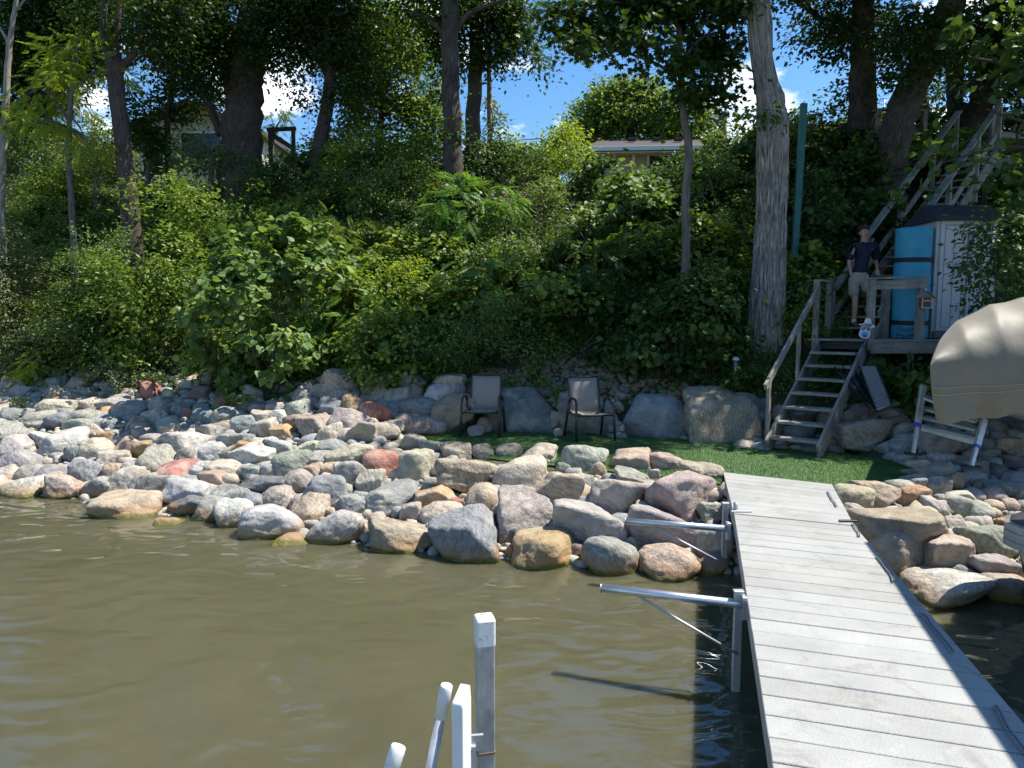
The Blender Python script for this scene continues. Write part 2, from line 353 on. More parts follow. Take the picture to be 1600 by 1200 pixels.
def make_water():
    V = [(-300, -300, 0), (300, -300, 0), (300, 40, 0), (-300, 40, 0)]
    m, n, l, b, o = mat_new('lake_water'); g = n.new('ShaderNodeNewGeometry'); P = g.outputs['Position']
    t = noise(n, l, P, .8, 3); r = ramp(n, [(.35, (.080, .077, .045)), (.7, (.094, .089, .054))]); l(t.outputs['Fac'], r.inputs[0])
    l(r.outputs[0], b.inputs['Base Color']); b.inputs['Roughness'].default_value = .0; b.inputs['IOR'].default_value = 1.5; b.inputs['Subsurface Weight'].default_value = 1; b.inputs['Subsurface Radius'].default_value = (.35, .35, .2); b.inputs['Subsurface Scale'].default_value = 1.4
    a = noise(n, l, mapped(n, l, P, (1, 1.7, 1)), 1.9, 0, .3, 1.2); c = noise(n, l, mapped(n, l, P, (1, 1.9, 1)), 4.6, 0, .4, .8)
    ad = n.new('ShaderNodeMath'); ad.operation = 'MULTIPLY_ADD'; ad.inputs[1].default_value = .13; l(c.outputs['Fac'], ad.inputs[0]); l(a.outputs['Fac'], ad.inputs[2])
    bump(n, l, ad.outputs[0], 1.0, .019, b)
    tag(ob('lake_water', mesh_np('lake_water', np.array(V), [np.array([(0, 1, 2, 3)])], m)), kind='structure')
make_water()

def make_lawn():
    xs = np.linspace(-2.0, 5.15, 120); F = Fx(xs) + .30 * (xs < 2.6) * sstep(-1.9, -1.0, xs) - .05; B = np.maximum(Gx(xs) - .40, F + .02)
    B = np.where(xs > 4.4, np.interp(xs, [4.4, 5.15], [10.7, 9.3]), B); B = np.where(xs < -1.2, np.interp(xs, [-2, -1.2], [11.1, 11.5]), B)
    nseg = 30; V = []; 
    for i, x in enumerate(xs):
        for j in range(nseg + 1): 
            y = F[i] + (B[i] - F[i]) * j / nseg; V.append((x, y, LAWN_Z - .03 * (j == 0)))
    V = np.array(V); V[:, 2] += .012 * vnoise(V * 1.3, 3)
    i = np.arange(120 * (nseg + 1)).reshape(120, nseg + 1)
    Fq = np.stack([i[:-1, :-1], i[1:, :-1], i[1:, 1:], i[:-1, 1:]], -1).reshape(-1, 4)
    m, n, l, b, o = mat_new('turf_backing'); g = n.new('ShaderNodeNewGeometry'); t = noise(n, l, g.outputs['Position'], 60, 3)
    r = ramp(n, [(.3, (.035, .08, .02)), (.7, (.075, .14, .045))]); l(t.outputs['Fac'], r.inputs[0]); l(r.outputs[0], b.inputs['Base Color']); b.inputs['Roughness'].default_value = .8
    tag(ob('lawn', mesh_np('lawn', V, Fq, m, smooth=True)), kind='structure')
    N = 80000; x = rng.uniform(-2.0, 5.15, N); f = rng.uniform(0, 1, N) ** 1.15
    y = np.interp(x, xs, F) + f * (np.interp(x, xs, B) - np.interp(x, xs, F)); z = LAWN_Z + .012 * vnoise(np.stack([x, y, x*0+LAWN_Z], -1) * 1.3, 3) - .004
    a = rng.uniform(0, 6.28, N); h = rng.uniform(.018, .034, N); wd = .0035
    dx, dy = np.cos(a) * wd, np.sin(a) * wd; lx, ly = rng.normal(0, .010, N), rng.normal(0, .010, N)
    V = np.stack([np.stack([x - dx, y - dy, z], -1), np.stack([x + dx, y + dy, z], -1), np.stack([x + lx, y + ly, z + h], -1)], 1).reshape(-1, 3)
    tag(ob('grass', mesh_np('grass', V, np.arange(3 * N).reshape(-1, 3), m_leaf('turf_blade', (.045, .115, .030), (.11, .21, .07), .25, .5))),
        'short bright green turf covering the level patch between the boulders', 'grass', kind='stuff')
make_lawn()

# ------------------------------------------------------------ stones
def ico(sub):
    bm = bmesh.new(); bmesh.ops.create_icosphere(bm, subdivisions=sub, radius=1); bm.verts.ensure_lookup_table()
    V = np.array([v.co[:] for v in bm.verts]); Fc = np.array([[v.index for v in f.verts] for f in bm.faces]); bm.free(); return V, Fc
ICO = {k: ico(k) for k in (2, 3, 4, 5)}
def stone_shape(seed, sub, angular):
    D, Fc = ICO[sub]; r_ = np.random.default_rng(seed)
    K = r_.integers(7, 11) if angular else r_.integers(12, 20)
    N = r_.normal(size=(K, 3)); N /= np.linalg.norm(N, axis=1)[:, None]
    N = np.concatenate([N, np.eye(3), -np.eye(3)]); d = np.concatenate([r_.uniform(.62, .95, K), r_.uniform(.85, 1.05, 6)])
    p = r_.uniform(14, 26) if angular else r_.uniform(5, 9)
    q = np.maximum(0, D @ N.T) / d
    rad = (q ** p).sum(1) ** (-1 / p)
    V = D * rad[:, None]
    nz = .075 * fbm(V * 1.6 + seed * 3.1, 3, seed) + .030 * fbm(V * 5 + seed, 3, seed + 9)
    if angular: nz += .02 * np.abs(fbm(V * 3.3, 3, seed + 4))
    V = V * (1 + nz)[:, None]
    V -= (V.max(0) + V.min(0)) / 2; V /= (V.max(0) - V.min(0)) / 2
    return V, Fc
SH = []
for s_ in range(30):
    ang = s_ % 2 == 0; V_, F_c = stone_shape(100 + s_, 5 if s_ < 16 else 4, ang)
    SH.append((mesh_np('stone', V_, F_c, M['stone'], smooth=True), ang))
COL = {'grey': (.30, .295, .27), 'blue grey': (.27, .28, .27), 'tan': (.39, .325, .245), 'cream': (.45, .40, .31), 'pink': (.40, .345, .295), 'red': (.36, .165, .125),
       'orange': (.42, .285, .165), 'dark grey': (.17, .17, .17), 'white': (.45, .435, .40), 'purple grey': (.32, .295, .27), 'green grey': (.32, .325, .27), 'brown': (.36, .285, .215)}
STONES = []   # (obj, px, py, w, h, colour, angular, y, where)
def place_stone(P, a, b, c, col, ang=None, big=True, tilt=0.12, info=None, yaw=None):
    cand = [i for i, (m_, g_) in enumerate(SH) if (ang is None or g_ == ang) and ((i < 16) == big)]
    me, g_ = SH[random.choice(cand)]
    o = ob('boulder' if max(a, c) > .24 else 'stone', me); q = random.choice((0, 1, 2, 3)); th = q * math.pi / 2 + random.uniform(-.3, .3)
    if yaw is not None: th = q * math.pi / 2 + yaw
    sx, sy = (a, b) if q % 2 == 0 else (b, a)
    o.location = P; o.scale = (sx, sy, c); o.rotation_euler = (random.uniform(-tilt, tilt), random.uniform(-tilt, tilt), th)
    k = random.uniform(.88, 1.14); cc = COL[col]; o.color = (*[min(.75, v * k * random.uniform(.95, 1.05)) for v in cc], 1)
    STONES.append([o, info, a, b, c, col, g_, P]); return o
OCC = []     # (x, y, r) taken ground for the fill
def rock_px(cx, cy, w_, h_, col, ang=None, Y=None, rise=.25, tilt=.14, flat=False, yaw=None):
    if Y is None:
        P0 = hit(cx, cy, 0.05)
        for _ in range(3):
            a = w_ / 2 * P0.y / FPX
            P0 = hit(cx, cy, rise * a)
    else: P0 = atd(cx, cy, Y); flat = w_ > 90 and cx < 1100
    dep = P0.y * _cp - (P0.z - CAM_Z) * _sp; a = w_ / 2 * dep / FPX * 1.07; th = math.atan2(CAM_Z - P0.z, P0.y)
    b = a * random.uniform(.75, 1.0); hh = h_ / 2 * dep / FPX * 1.20
    if flat: b = a * .42
    c2 = hh * hh - (b * math.sin(th)) ** 2
    c = math.sqrt(max(c2, (a * .42) ** 2 if not flat else .01)) / math.cos(th) 
    if c > 1.25 * a: c = 1.25 * a
    OCC.append((P0.x, P0.y, a * .9))
    return place_stone(P0, a, b, c, col, ang, w_ > 30, tilt, (cx, cy, w_, h_), yaw)
g, bg_, t_, cr_, pk, rd, og, dg, wh, pu, gg, br = 'grey', 'blue grey', 'tan', 'cream', 'pink', 'red', 'orange', 'dark grey', 'white', 'purple grey', 'green grey', 'brown'
FRONT = [ # front wall, left of the dock: cx, cy, width, height, colour, angular
 (650,737,60,58,cr_,0),(649,697,40,30,cr_,0),(676,705,38,28,gg,1),(713,708,46,28,t_,0),(757,709,42,27,t_,0),(797,710,42,26,t_,0),(844,715,62,38,cr_,1),(912,722,68,44,gg,0),(880,734,23,19,g,0),
 (934,737,28,26,br,0),(730,743,100,46,t_,1),(812,750,84,60,cr_,0),(683,777,68,34,og,1),(714,789,25,21,rd,1),(760,784,66,46,t_,0),(866,773,84,60,t_,1),(820,764,17,19,g,0),(916,758,28,27,gg,0),
 (820,806,90,64,pu,1),(695,809,74,38,pk,0),(755,807,48,22,pk,0),(735,792,24,18,dg,0),(727,847,106,74,bg_,1),(850,862,100,56,og,0),(628,842,94,46,t_,1),(678,832,24,20,br,1),(808,864,34,26,br,0),
 (793,838,30,26,dg,1),(900,862,30,24,dg,0),(920,817,108,62,pu,1),(966,778,88,56,pk,1),(982,723,66,36,t_,1),(988,746,54,22,gg,0),(1041,728,56,34,t_,0),(1096,741,66,32,t_,0),(1022,743,18,18,pk,1),
 (1064,772,118,66,pk,1),(1111,804,46,34,gg,1),(1035,828,106,62,pu,1),(1112,850,60,52,gg,0),(957,876,86,60,pu,0),(1056,884,108,54,t_,0),(977,836,22,16,og,1),(985,853,30,24,cr_,1),(1006,865,22,20,g,0),
 (1112,888,46,40,dg,0),(905,748,24,14,cr_,1),(880,748,20,14,cr_,1),(1046,757,20,14,cr_,0),(690,764,30,14,br,0),
 # centre left
 (596,733,58,48,rd,0),(545,715,72,38,cr_,1),(404,712,54,32,wh,1),(382,706,40,28,og,1),(460,727,54,32,gg,0),(509,775,64,56,bg_,0),(433,781,56,32,pk,0),(612,778,80,40,bg_,0),(580,760,44,48,pk,1),
 (548,747,38,48,g,1),(466,757,42,34,pu,0),(420,758,72,22,dg,1),(362,781,54,28,bg_,0),(398,791,32,26,bg_,0),(490,669,44,28,t_,1),(511,681,36,28,cr_,1),(600,674,48,26,t_,0),(568,678,46,34,t_,1),
 (580,616,48,40,pk,1),(586,643,50,24,rd,0),(552,641,30,32,og,0),(622,624,46,32,cr_,1),(630,645,66,36,g,0),(536,621,44,22,cr_,0),(535,602,52,34,pk,0),(478,619,38,28,g,0),(521,640,34,26,bg_,0),
 (366,814,52,46,wh,0),(429,820,102,54,wh,0),(458,851,66,26,br,0),(534,828,86,54,wh,0),(484,802,48,42,t_,1),(554,792,36,28,bg_,1),(638,806,42,34,pk,1),(328,803,46,38,g,0),(572,797,26,24,br,1),
 (298,772,76,44,wh,1),(294,792,50,28,dg,1),(236,770,52,42,pu,1),(196,760,38,52,pk,1),(160,763,42,28,g,0),(140,746,40,44,bg_,0),(200,792,104,24,t_,0),(34,765,74,26,wh,0),(100,768,52,34,pk,1),
 (48,743,42,28,g,0),(28,726,54,32,bg_,0),(78,743,40,24,bg_,0),(14,743,34,24,cr_,1),(102,693,52,30,wh,0),(286,699,52,36,wh,1),(252,721,48,36,gg,1),(222,705,42,24,og,1),(276,737,60,26,rd,1),
 (172,649,28,16,og,1),(238,616,30,26,rd,1),(82,628,28,18,og,0),(96,637,50,18,cr_,0),(24,604,32,22,pk,0),(208,618,30,16,cr_,1),(22,701,50,28,wh,1),(128,668,46,20,gg,0),(115,712,28,26,g,0),
 (150,702,46,26,cr_,0),(92,658,40,20,bg_,0),(165,664,36,20,bg_,1),(245,655,36,24,wh,1),(295,650,18,22,rd,0),(252,636,34,24,cr_,0),(320,655,30,26,bg_,0),(215,664,26,22,gg,1),(150,678,26,22,pk,1),
 (165,686,28,16,og,0),(265,678,28,22,pk,1),(330,680,28,26,g,1),(380,665,34,22,bg_,0),(410,658,28,24,cr_,1),(432,657,28,22,wh,0),(465,643,36,24,gg,0),(430,640,26,18,pk,0),(350,650,40,20,g,0),
 (365,692,44,26,bg_,1),(330,710,40,26,wh,0),(440,704,40,28,wh,1),(482,707,30,24,cr_,1),(500,722,38,22,g,1),(515,700,44,20,g,0),(440,680,30,20,og,1),(350,735,52,22,cr_,0),(335,752,40,24,br,1),
 (395,743,30,22,bg_,1),(419,741,26,24,g,0),(490,742,30,24,br,0),(520,735,36,18,og,0),(405,640,34,20,dg,0),(408,640,22,16,pk,1),(645,618,30,30,br,1),(605,592,30,22,pk,0),(508,616,30,26,g,1),
 (350,670,36,18,t_,0),(205,640,44,18,g,0),(180,632,34,18,g,1),(140,655,50,16,gg,0),(60,655,40,18,gg,0),(20,675,40,18,g,1),(50,688,34,20,pk,0),(70,690,30,22,wh,1),(180,720,40,24,cr_,1),
 (185,742,30,28,t_,0),(215,735,30,22,g,0),(128,738,28,20,g,0),(20,650,30,16,bg_,0),(10,690,30,16,dg,0),(300,715,40,24,g,0),(310,735,30,20,wh,1),(250,748,30,16,g,0),(240,690,34,20,pu,0),
]
RIGHT = [
 (1332,778,60,40,t_,0),(1370,775,58,42,t_,1),(1420,780,48,36,og,1),(1423,759,40,28,g,0),(1460,767,36,48,gg,1),(1487,759,36,30,og,1),(1502,779,52,26,cr_,1),(1548,776,38,28,pu,0),(1560,763,48,24,bg_,1),
 (1458,798,42,36,g,1),(1497,794,52,36,g,0),(1527,805,42,40,gg,0),(1410,828,138,66,br,1),(1335,806,44,34,pk,1),(1494,829,48,42,pk,1),(1399,865,78,66,pk,0),(1480,870,80,64,cr_,1),(1553,848,80,50,gg,1),
 (1555,886,88,44,pu,1),(1503,904,46,36,bg_,0),(1475,924,138,60,wh,0),(1576,922,88,48,pk,0),(1585,752,34,26,g,0),(1582,792,28,22,br,0),(1595,775,24,22,pk,0),(1575,820,34,22,og,0),(1553,700,36,30,g,0),
 (1520,735,44,32,dg,0),(1545,715,34,26,g,1),(1575,700,50,30,br,1),(1590,725,40,26,dg,1),(1560,740,36,24,dg,0),(1590,668,40,30,dg,1),(1560,672,36,28,g,0),(1545,668,26,20,g,0),(1470,694,72,40,br,0),
 (1469,718,44,24,wh,0),(1430,728,38,22,cr_,0),(1428,743,34,20,og,1),(1465,735,46,24,pk,1),(1445,745,28,16,g,0),(1500,748,30,18,cr_,0),(1500,726,34,22,br,0),(1425,652,28,28,g,0),(1409,675,36,26,g,0),
 (1413,695,44,28,bg_,1),(1384,702,26,22,g,0),(1395,662,38,20,rd,1),(1392,648,42,22,t_,0),(1360,651,28,20,br,0),(1333,653,30,24,t_,0),(1346,681,98,46,t_,1),(1298,697,30,34,cr_,1),(1247,680,42,28,g,1),
 (1254,648,40,20,dg,0),(1290,655,30,24,br,0),(1192,682,26,30,t_,0),(1181,648,48,48,dg,1),(1164,627,38,26,g,0),(1215,645,26,24,br,0),(1535,760,30,20,t_,1),(1360,640,60,16,g,0),(1310,650,26,22,g,0),
 (1440,632,30,20,t_,0),(1500,700,30,22,g,0),(1225,690,30,20,br,0),(1265,705,36,14,g,0),
]
BACK = [ # big stones behind the lawn: cx, cy, w, h, colour, angular, depth
 (1125,656,112,86,br,1,11.35),(1021,656,94,68,bg_,1,11.65),(925,652,104,66,g,1,12.05),(820,648,126,72,dg,1,12.25),(643,641,78,38,g,0,11.9),(662,664,80,32,br,0,11.5),(708,646,64,54,br,1,11.75),
 (686,618,48,34,wh,0,12.1),(697,598,62,28,cr_,1,12.3),(713,611,28,28,bg_,1,12.0),(643,598,48,26,g,1,12.4),(610,598,34,24,br,0,12.5),(574,592,34,22,pk,1,12.8),(625,622,36,24,pk,1,12.2),
 (966,634,18,16,t_,0,11.5),(963,668,26,18,g,1,11.1),(964,681,28,14,bg_,1,11.05),(873,677,16,12,cr_,0,11.1),(976,620,30,14,g,0,11.7),(1006,620,34,13,br,0,11.7),(1037,620,38,14,g,0,11.7),
 (1063,626,22,16,t_,0,11.6),(744,674,26,18,cr_,0,11.2),(757,664,24,22,br,0,11.4),(775,625,34,24,bg_,0,11.9),(1072,688,20,12,og,0,10.95),(1090,691,30,12,t_,0,10.85),(870,655,20,34,br,1,11.6),
 (980,606,20,12,g,0,11.9),(1050,608,26,12,br,0,11.9),(1010,607,24,12,dg,0,11.9),(900,617,26,14,g,0,11.8),(850,612,30,12,dg,0,12.0),
]
for r in FRONT:
    e_ = 1.22 if r[0] < 560 and r[2] < 56 else 1.0
    rock_px(r[0], r[1], r[2] * e_, r[3] * e_ * 1.05, r[4], bool(r[5]))
for r in RIGHT: rock_px(r[0], r[1], r[2], r[3], r[4], bool(r[5]))
for r in BACK: rock_px(r[0], r[1], r[2], r[3], r[4], bool(r[5]), Y=r[6] + (0 if r[2] > 90 else .35 if r[0] > 1050 else .45), tilt=.05, yaw=0 if r[2] > 90 else None)
# fill the bank: individuals first, then the small stuff
palette = [g]*6 + [bg_]*3 + [t_]*7 + [cr_]*5 + [pk]*4 + [gg]*3 + [br]*3 + [pu]*2 + [wh]*3 + [br]*2 + [og] + [rd] + [dg]
n_ind = 0
def to_px(P):
    z = P[2] - CAM_Z; dep = P[1] * _cp - z * _sp; up = P[1] * _sp + z * _cp
    return 800 + FPX * P[0] / dep, 600 - FPX * up / dep
def free(x, y, r, k=.80):
    for (a, b, c) in OCC:
        if (a - x) ** 2 + ((b - y) * .9) ** 2 < (k * (r + c)) ** 2: return False
    return True
MAX_IND = 298 - len(STONES)
tries = 0
while n_ind < MAX_IND and tries < 30000:
    tries += 1
    if random.random() < .88: x = random.uniform(-12.0, -1.7); y = random.uniform(Sx(x) - .15, Gx(x) + .2)
    else: x = random.uniform(4.0, 8.0); y = random.uniform(Sx(x) - .1, 11.0)
    r = random.uniform(.19, .27) * (1 if tries < 6000 else .85)
    px, py = to_px((x, y, float(T(x, y))))
    if not (-20 < px < 1620) or not free(x, y, r): continue
    if 3.2 < x < 5.3 and Fx(x) - .2 < y < 10.7: continue
    OCC.append((x, y, r * .95)); n_ind += 1
    c = r * random.uniform(.55, .85)
    place_stone(Vector((x, y, float(T(x, y)) + c * .45)), r * 1.05, r * random.uniform(.7, .95), c, random.choice(palette), random.random() < .6, False, .3, (px, py, 2 * r * FPX / y, 2 * c * FPX / y))

def pebble_mat():
    m, n, l, b, o = mat_new('small_stones'); gm = n.new('ShaderNodeNewGeometry')
    r = ramp(n, [(0, COL[g]), (.15, COL[bg_]), (.3, COL[t_]), (.42, COL[pk]), (.55, COL[gg]), (.68, COL[cr_]), (.8, COL[pu]), (.9, COL[g]), (1, COL[og])])
    r.color_ramp.interpolation = 'CONSTANT'; l(gm.outputs['Random Per Island'], r.inputs[0])
    t = noise(n, l, gm.outputs['Position'], 20, 5, .7); rr = ramp(n, [(.3, (.6, .6, .6)), (.7, (1.25, 1.22, 1.18))]); l(t.outputs['Fac'], rr.inputs[0])
    l(mixc(n, l, 1, r.outputs[0], rr.outputs[0], 'MULTIPLY'), b.inputs['Base Color']); b.inputs['Roughness'].default_value = .9
    bump(n, l, t.outputs['Fac'], .6, .02, b); return m
def scatter_stones(name, pts, rad, mat, label, cat, sub=2, squash=.7):
    shapes = [stone_shape(300 + i, sub, i % 2 == 0) for i in range(8)]
    V = []; Fc = []; b = 0
    for (x, y, z), r in zip(pts, rad):
        v, f = random.choice(shapes); th = random.uniform(0, 6.28); ca, sa = math.cos(th), math.sin(th)
        q = v * np.array([r, r * random.uniform(.65, 1), r * squash * random.uniform(.7, 1.2)]); tl = random.uniform(-.4, .4)
        q = q @ np.array([[ca, sa, 0], [-sa, ca, 0], [0, 0, 1]]).astype(float) @ np.array([[1, 0, 0], [0, math.cos(tl), math.sin(tl)], [0, -math.sin(tl), math.cos(tl)]])
        V.append(q + np.array([x, y, z])); Fc.append(f + b); b += len(v)
    o = ob(name, mesh_np(name, np.concatenate(V), np.concatenate(Fc), mat, smooth=True)); return tag(o, label, cat, kind='stuff')
pm = pebble_mat(); pts = []; rad = []; grid = {}
def try_small(x, y, r, off=.0):
    if y < Sx(x) + .12: return
    if not free(x, y, r, .62): return
    key = (int(x / .3), int(y / .3))
    for i in (-1, 0, 1):
        for j in (-1, 0, 1):
            for (a, b, c) in grid.get((key[0] + i, key[1] + j), ()):
                if (a - x) ** 2 + (b - y) ** 2 < (.72 * (r + c)) ** 2: return
    grid.setdefault(key, []).append((x, y, r)); pts.append((x, y, float(T(x, y)) + r * .05 + off)); rad.append(r)
for k in range(42000):
    u = random.random()
    if u < .62: x = random.uniform(-13, -1.6); y = random.uniform(Sx(x) - .2, Gx(x) + .3)
    elif u < .80: x = random.uniform(-2, 3.4); y = random.uniform(Sx(x) - .1, Fx(x) - .05)
    else: x = random.uniform(3.4, 9.0); y = random.uniform(Sx(x) - .1, 11.4); 
    if 3.3 < x < 5.2 and y > Fx(x) - .1 and y < 10.4: continue
    try_small(x, y, random.uniform(.10, .19) if k < 12000 else random.uniform(.03, .08))
scatter_stones('small_stones', pts, rad, pm, 'small mixed stones filling the gaps between the boulders of the bank', 'small stones')
# rubble slope behind the back row, and the bare patch half-way up
pts2 = []; rad2 = []
for k in range(900):
    x = random.uniform(-.9, 3.1); y = Gx(x) + random.uniform(-.05, 1.0) * (1 if x > .2 else .6); r = random.uniform(.025, .075)
    pts2.append((x, y, float(T(x, y)) + r * .3)); rad2.append(r)
for k in range(420):
    c0 = hit(random.choice((760, 850, 880, 790, 900, 910)) + random.gauss(0, 22), random.choice((330, 300, 390, 350, 280)) + random.gauss(0, 22)); r = random.uniform(.03, .12)
    pts2.append((c0.x, c0.y, float(T(c0.x, c0.y)) + r * .3)); rad2.append(r)
tr_ = ramp
def rubble_mat():
    m, n, l, b, o = mat_new('tan_rubble'); gm = n.new('ShaderNodeNewGeometry')
    r = ramp(n, [(0, (.17, .12, .075)), (.5, (.24, .185, .125)), (1, (.15, .12, .095))]); l(gm.outputs['Random Per Island'], r.inputs[0]); l(r.outputs[0], b.inputs['Base Color'])
    b.inputs['Roughness'].default_value = .9; t = noise(n, l, gm.outputs['Position'], 40, 4); bump(n, l, t.outputs['Fac'], .6, .01, b); return m
scatter_stones('rubble', pts2, rad2, rubble_mat(), 'tan stone rubble on the bare soil above the big back boulders', 'rubble')

# labels: size, build, colour, where it lies, and the neighbour that tells it apart
def where(px, py, wz):
    if px > 1310:
        if py > 895: return 'in the water right of the dock'
        if px < 1390 and py > 755: return 'against the right side of the dock'
        if py > 800: return 'on the lower bank right of the dock'
        if py > 745: return 'on the bank right of the turf'
        if py > 690: return 'around the feet of the metal steps'
        return 'behind the turf right of the stairs'
    if px > 1140 and py < 720: return 'by the foot of the wooden stairs'
    if py > 838 or (wz < .03): return 'at the water line below the turf' if px > 600 else 'at the water line of the left bank'
    if px > 860 and py > 745: return 'low in the wall beside the dock'
    if px > 860 and py > 700: return 'along the turf edge near the dock'
    if px > 640 and py > 745: return 'in the middle of the wall below the turf'
    if px > 640 and py > 690: return 'along the left part of the turf edge'
    if px > 560 and py < 690: return 'in the row behind the turf'
    if px > 480: return 'left of the turf tip' if py < 700 else 'on the bank below the turf tip'
    if px > 280: return 'below the broad leaved bush' if py < 680 else 'in the middle of the left bank'
    return 'under the far left bushes' if py < 650 else ('high on the far left bank' if py < 700 else 'low on the far left bank')
recs = []
for s in STONES:
    o, info, a, b, c, col, g_, P = s; px, py, w_, h_ = info
    size = 'huge' if a > .45 else 'large' if a > .30 else 'medium' if a > .19 else 'small'
    shp = ('long ' if a > 1.9 * c else 'tall ' if c > 1.0 * a else '') + ('angular' if g_ else 'rounded')
    recs.append([o, px, py, f'{size} {shp} {col} stone', where(px, py, P.z - c), col])
from collections import Counter
cnt = Counter(r[3] + ' ' + r[4] for r in recs)
for r in recs:
    lab = r[3] + ' ' + r[4]
    if cnt[lab] > 1:
        nb = sorted(recs, key=lambda q: (q[1] - r[1]) ** 2 + (1.5 * (q[2] - r[2])) ** 2 + (1e9 if q is r or q[5] == r[5] else 0))[0]
        rel = 'left of' if nb[1] > r[1] + 14 else 'right of' if nb[1] < r[1] - 14 else 'above' if nb[2] > r[2] else 'below'
        wds = len(lab.split()); lab = f'{lab}, {rel} a {nb[5]} one'
        if len(lab.split()) > 16: lab = f'{r[3].replace(" stone", "")} {r[4]}, {rel} a {nb[5]} one'
    r.append(lab)
for r in recs: r[6] = ' '.join(r[6].split()[:15])
cnt = Counter(r[6] for r in recs)
for lab, c_ in cnt.items():
    if c_ in (2, 3):
        for r, wd_ in zip(sorted([q for q in recs if q[6] == lab], key=lambda q: q[2]), ('upper', 'lower') if c_ == 2 else ('highest', 'middle', 'lowest')): r[6] = wd_ + ' ' + r[6]
for r in recs:
    tag(r[0], ' '.join(r[6].split()[:16]), 'boulder' if r[0].name.startswith('boulder') else 'stone', 'stones of the shore bank')
# ------------------------------------------------------------ dock
DZ = .65
def deck_mat():
    m, n, l, b, o = mat_new('deck_composite'); uv = n.new('ShaderNodeUVMap'); gm = n.new('ShaderNodeNewGeometry')
    t = noise(n, l, gm.outputs['Position'], 2.2, 5, .6); t2 = noise(n, l, mapped(n, l, uv.outputs[0], (4, 60, 1)), 2, 4, .7); t3 = noise(n, l, gm.outputs['Position'], 9, 4, .7); t5 = noise(n, l, gm.outputs['Position'], 3.1, 6, .75, .8)
    r = ramp(n, [(.3, (.29, .293, .282)), (.7, (.36, .364, .35))]); l(t.outputs['Fac'], r.inputs[0])
    r2 = ramp(n, [(.3, (.90, .90, .90)), (.7, (1.05, 1.05, 1.05))]); l(t2.outputs['Fac'], r2.inputs[0])
    r3 = ramp(n, [(.62, (1, 1, 1)), (.74, (1.13, 1.13, 1.12))]); l(t3.outputs['Fac'], r3.inputs[0])
    r4 = ramp(n, [(.0, (.92, .91, .89)), (1, (1.03, 1.03, 1.03))]); l(gm.outputs['Random Per Island'], r4.inputs[0])
    c = mixc(n, l, 1, r.outputs[0], r2.outputs[0], 'MULTIPLY'); c = mixc(n, l, 1, c, r3.outputs[0], 'MULTIPLY'); c = mixc(n, l, 1, c, r4.outputs[0], 'MULTIPLY')
    r5 = ramp(n, [(.34, (.80, .785, .755)), (.46, (1, 1, 1))]); l(t5.outputs['Fac'], r5.inputs[0]); c = mixc(n, l, 1, c, r5.outputs[0], 'MULTIPLY')
    l(c, b.inputs['Base Color']); b.inputs['Roughness'].default_value = .6; b.inputs['Specular IOR Level'].default_value = .35
    ck = n.new('ShaderNodeTexVoronoi'); ck.inputs['Scale'].default_value = 75; l(gm.outputs['Position'], ck.inputs['Vector']); u = bump(n, l, ck.outputs['Distance'], .35, .004, b)
    bump(n, l, t2.outputs['Fac'], .3, .003, b, u)
    return m
M['deck'] = deck_mat()
def lineY(p, q, Y): t = (Y - p.y) / (q.y - p.y); return p.lerp(q, t)
dl, dr = at(1147, 803, DZ), at(1336, 822, DZ); nl_, nr_ = at(1208, 1200, DZ), at(1600, 1130, DZ)
fl, fr = at(1130, 738, DZ), at(1300, 757, DZ)
dl0 = lineY(dl, nl_, .5); dr0 = lineY(dr, nr_, .5 - .3); 
dock = empty('dock', (dl.x, dl.y, 0), 'long pale grey plank dock running from the lake up to the turf', 'dock')
def planks(A, B, Cc, D, step, gap=.008):      # A near left, B near right, Cc far left, D far right
    n_ = max(1, round(((Cc - A).length) / step)); mb = MB()
    for i in range(n_):
        t0, t1 = i / n_, (i + 1) / n_; g0 = gap / 2 / step / n_
        a, b_ = A.lerp(Cc, t0 + g0), B.lerp(D, t0 + g0); c_, d_ = A.lerp(Cc, t1 - g0), B.lerp(D, t1 - g0)
        a = a.copy(); th = .028; W = (b_ - a).length; H = (c_ - a).length; e = .004; dz = random.uniform(-.0012, .0012)
        # two chamfered boards per strip: top slightly inset
        iu = (b_ - a).normalized() * e; iv = (c_ - a).normalized() * e; up = Vector((0, 0, dz))
        top = [a + iu + iv, b_ - iu + iv, d_ - iu - iv, c_ + iu - iv]; mid = [a, b_, d_, c_]
        V = [p + up for p in top] + [p + Vector((0, 0, -e)) for p in mid] + [p + Vector((0, 0, -th)) for p in mid]
        ro = random.random() * 7
        U = [(0, 0), (W, 0), (W, H), (0, H)] * 3; U = [(u + ro, v + ro) for u, v in U]
        Fc = [(0, 1, 2, 3)] + [(4 + k, 4 + (k + 1) % 4, (k + 1) % 4, k) for k in range(4)] + [(8 + k, 8 + (k + 1) % 4, 4 + (k + 1) % 4, 4 + k) for k in range(4)] + [(11, 10, 9, 8)]
        mb.add(V, Fc, U)
    return mb
planks(dl0, dr0, dl, dr, .19).build('decking', M['deck'], dock)
o_ = planks(dl + Vector((0, .012, .004)), dr + Vector((0, .012, .004)), fl + Vector((0, 0, .004)), fr + Vector((0, 0, .004)), .19, .003).build('decking', M['deck'], dock); tag(o_, 'short far section of the dock meeting the turf')
fm = MB()
for a, b_ in ((dl0, dl), (dr0, dr), (dl, fl), (dr, fr)):
    s = (dr - dl).normalized() * (.03 if a in (dl0, dl) and b_ in (dl, fl) else -.03)
    fm.beam(a + s + Vector((0, 0, -.105)), b_ + s + Vector((0, 0, -.105)), .045, .145)
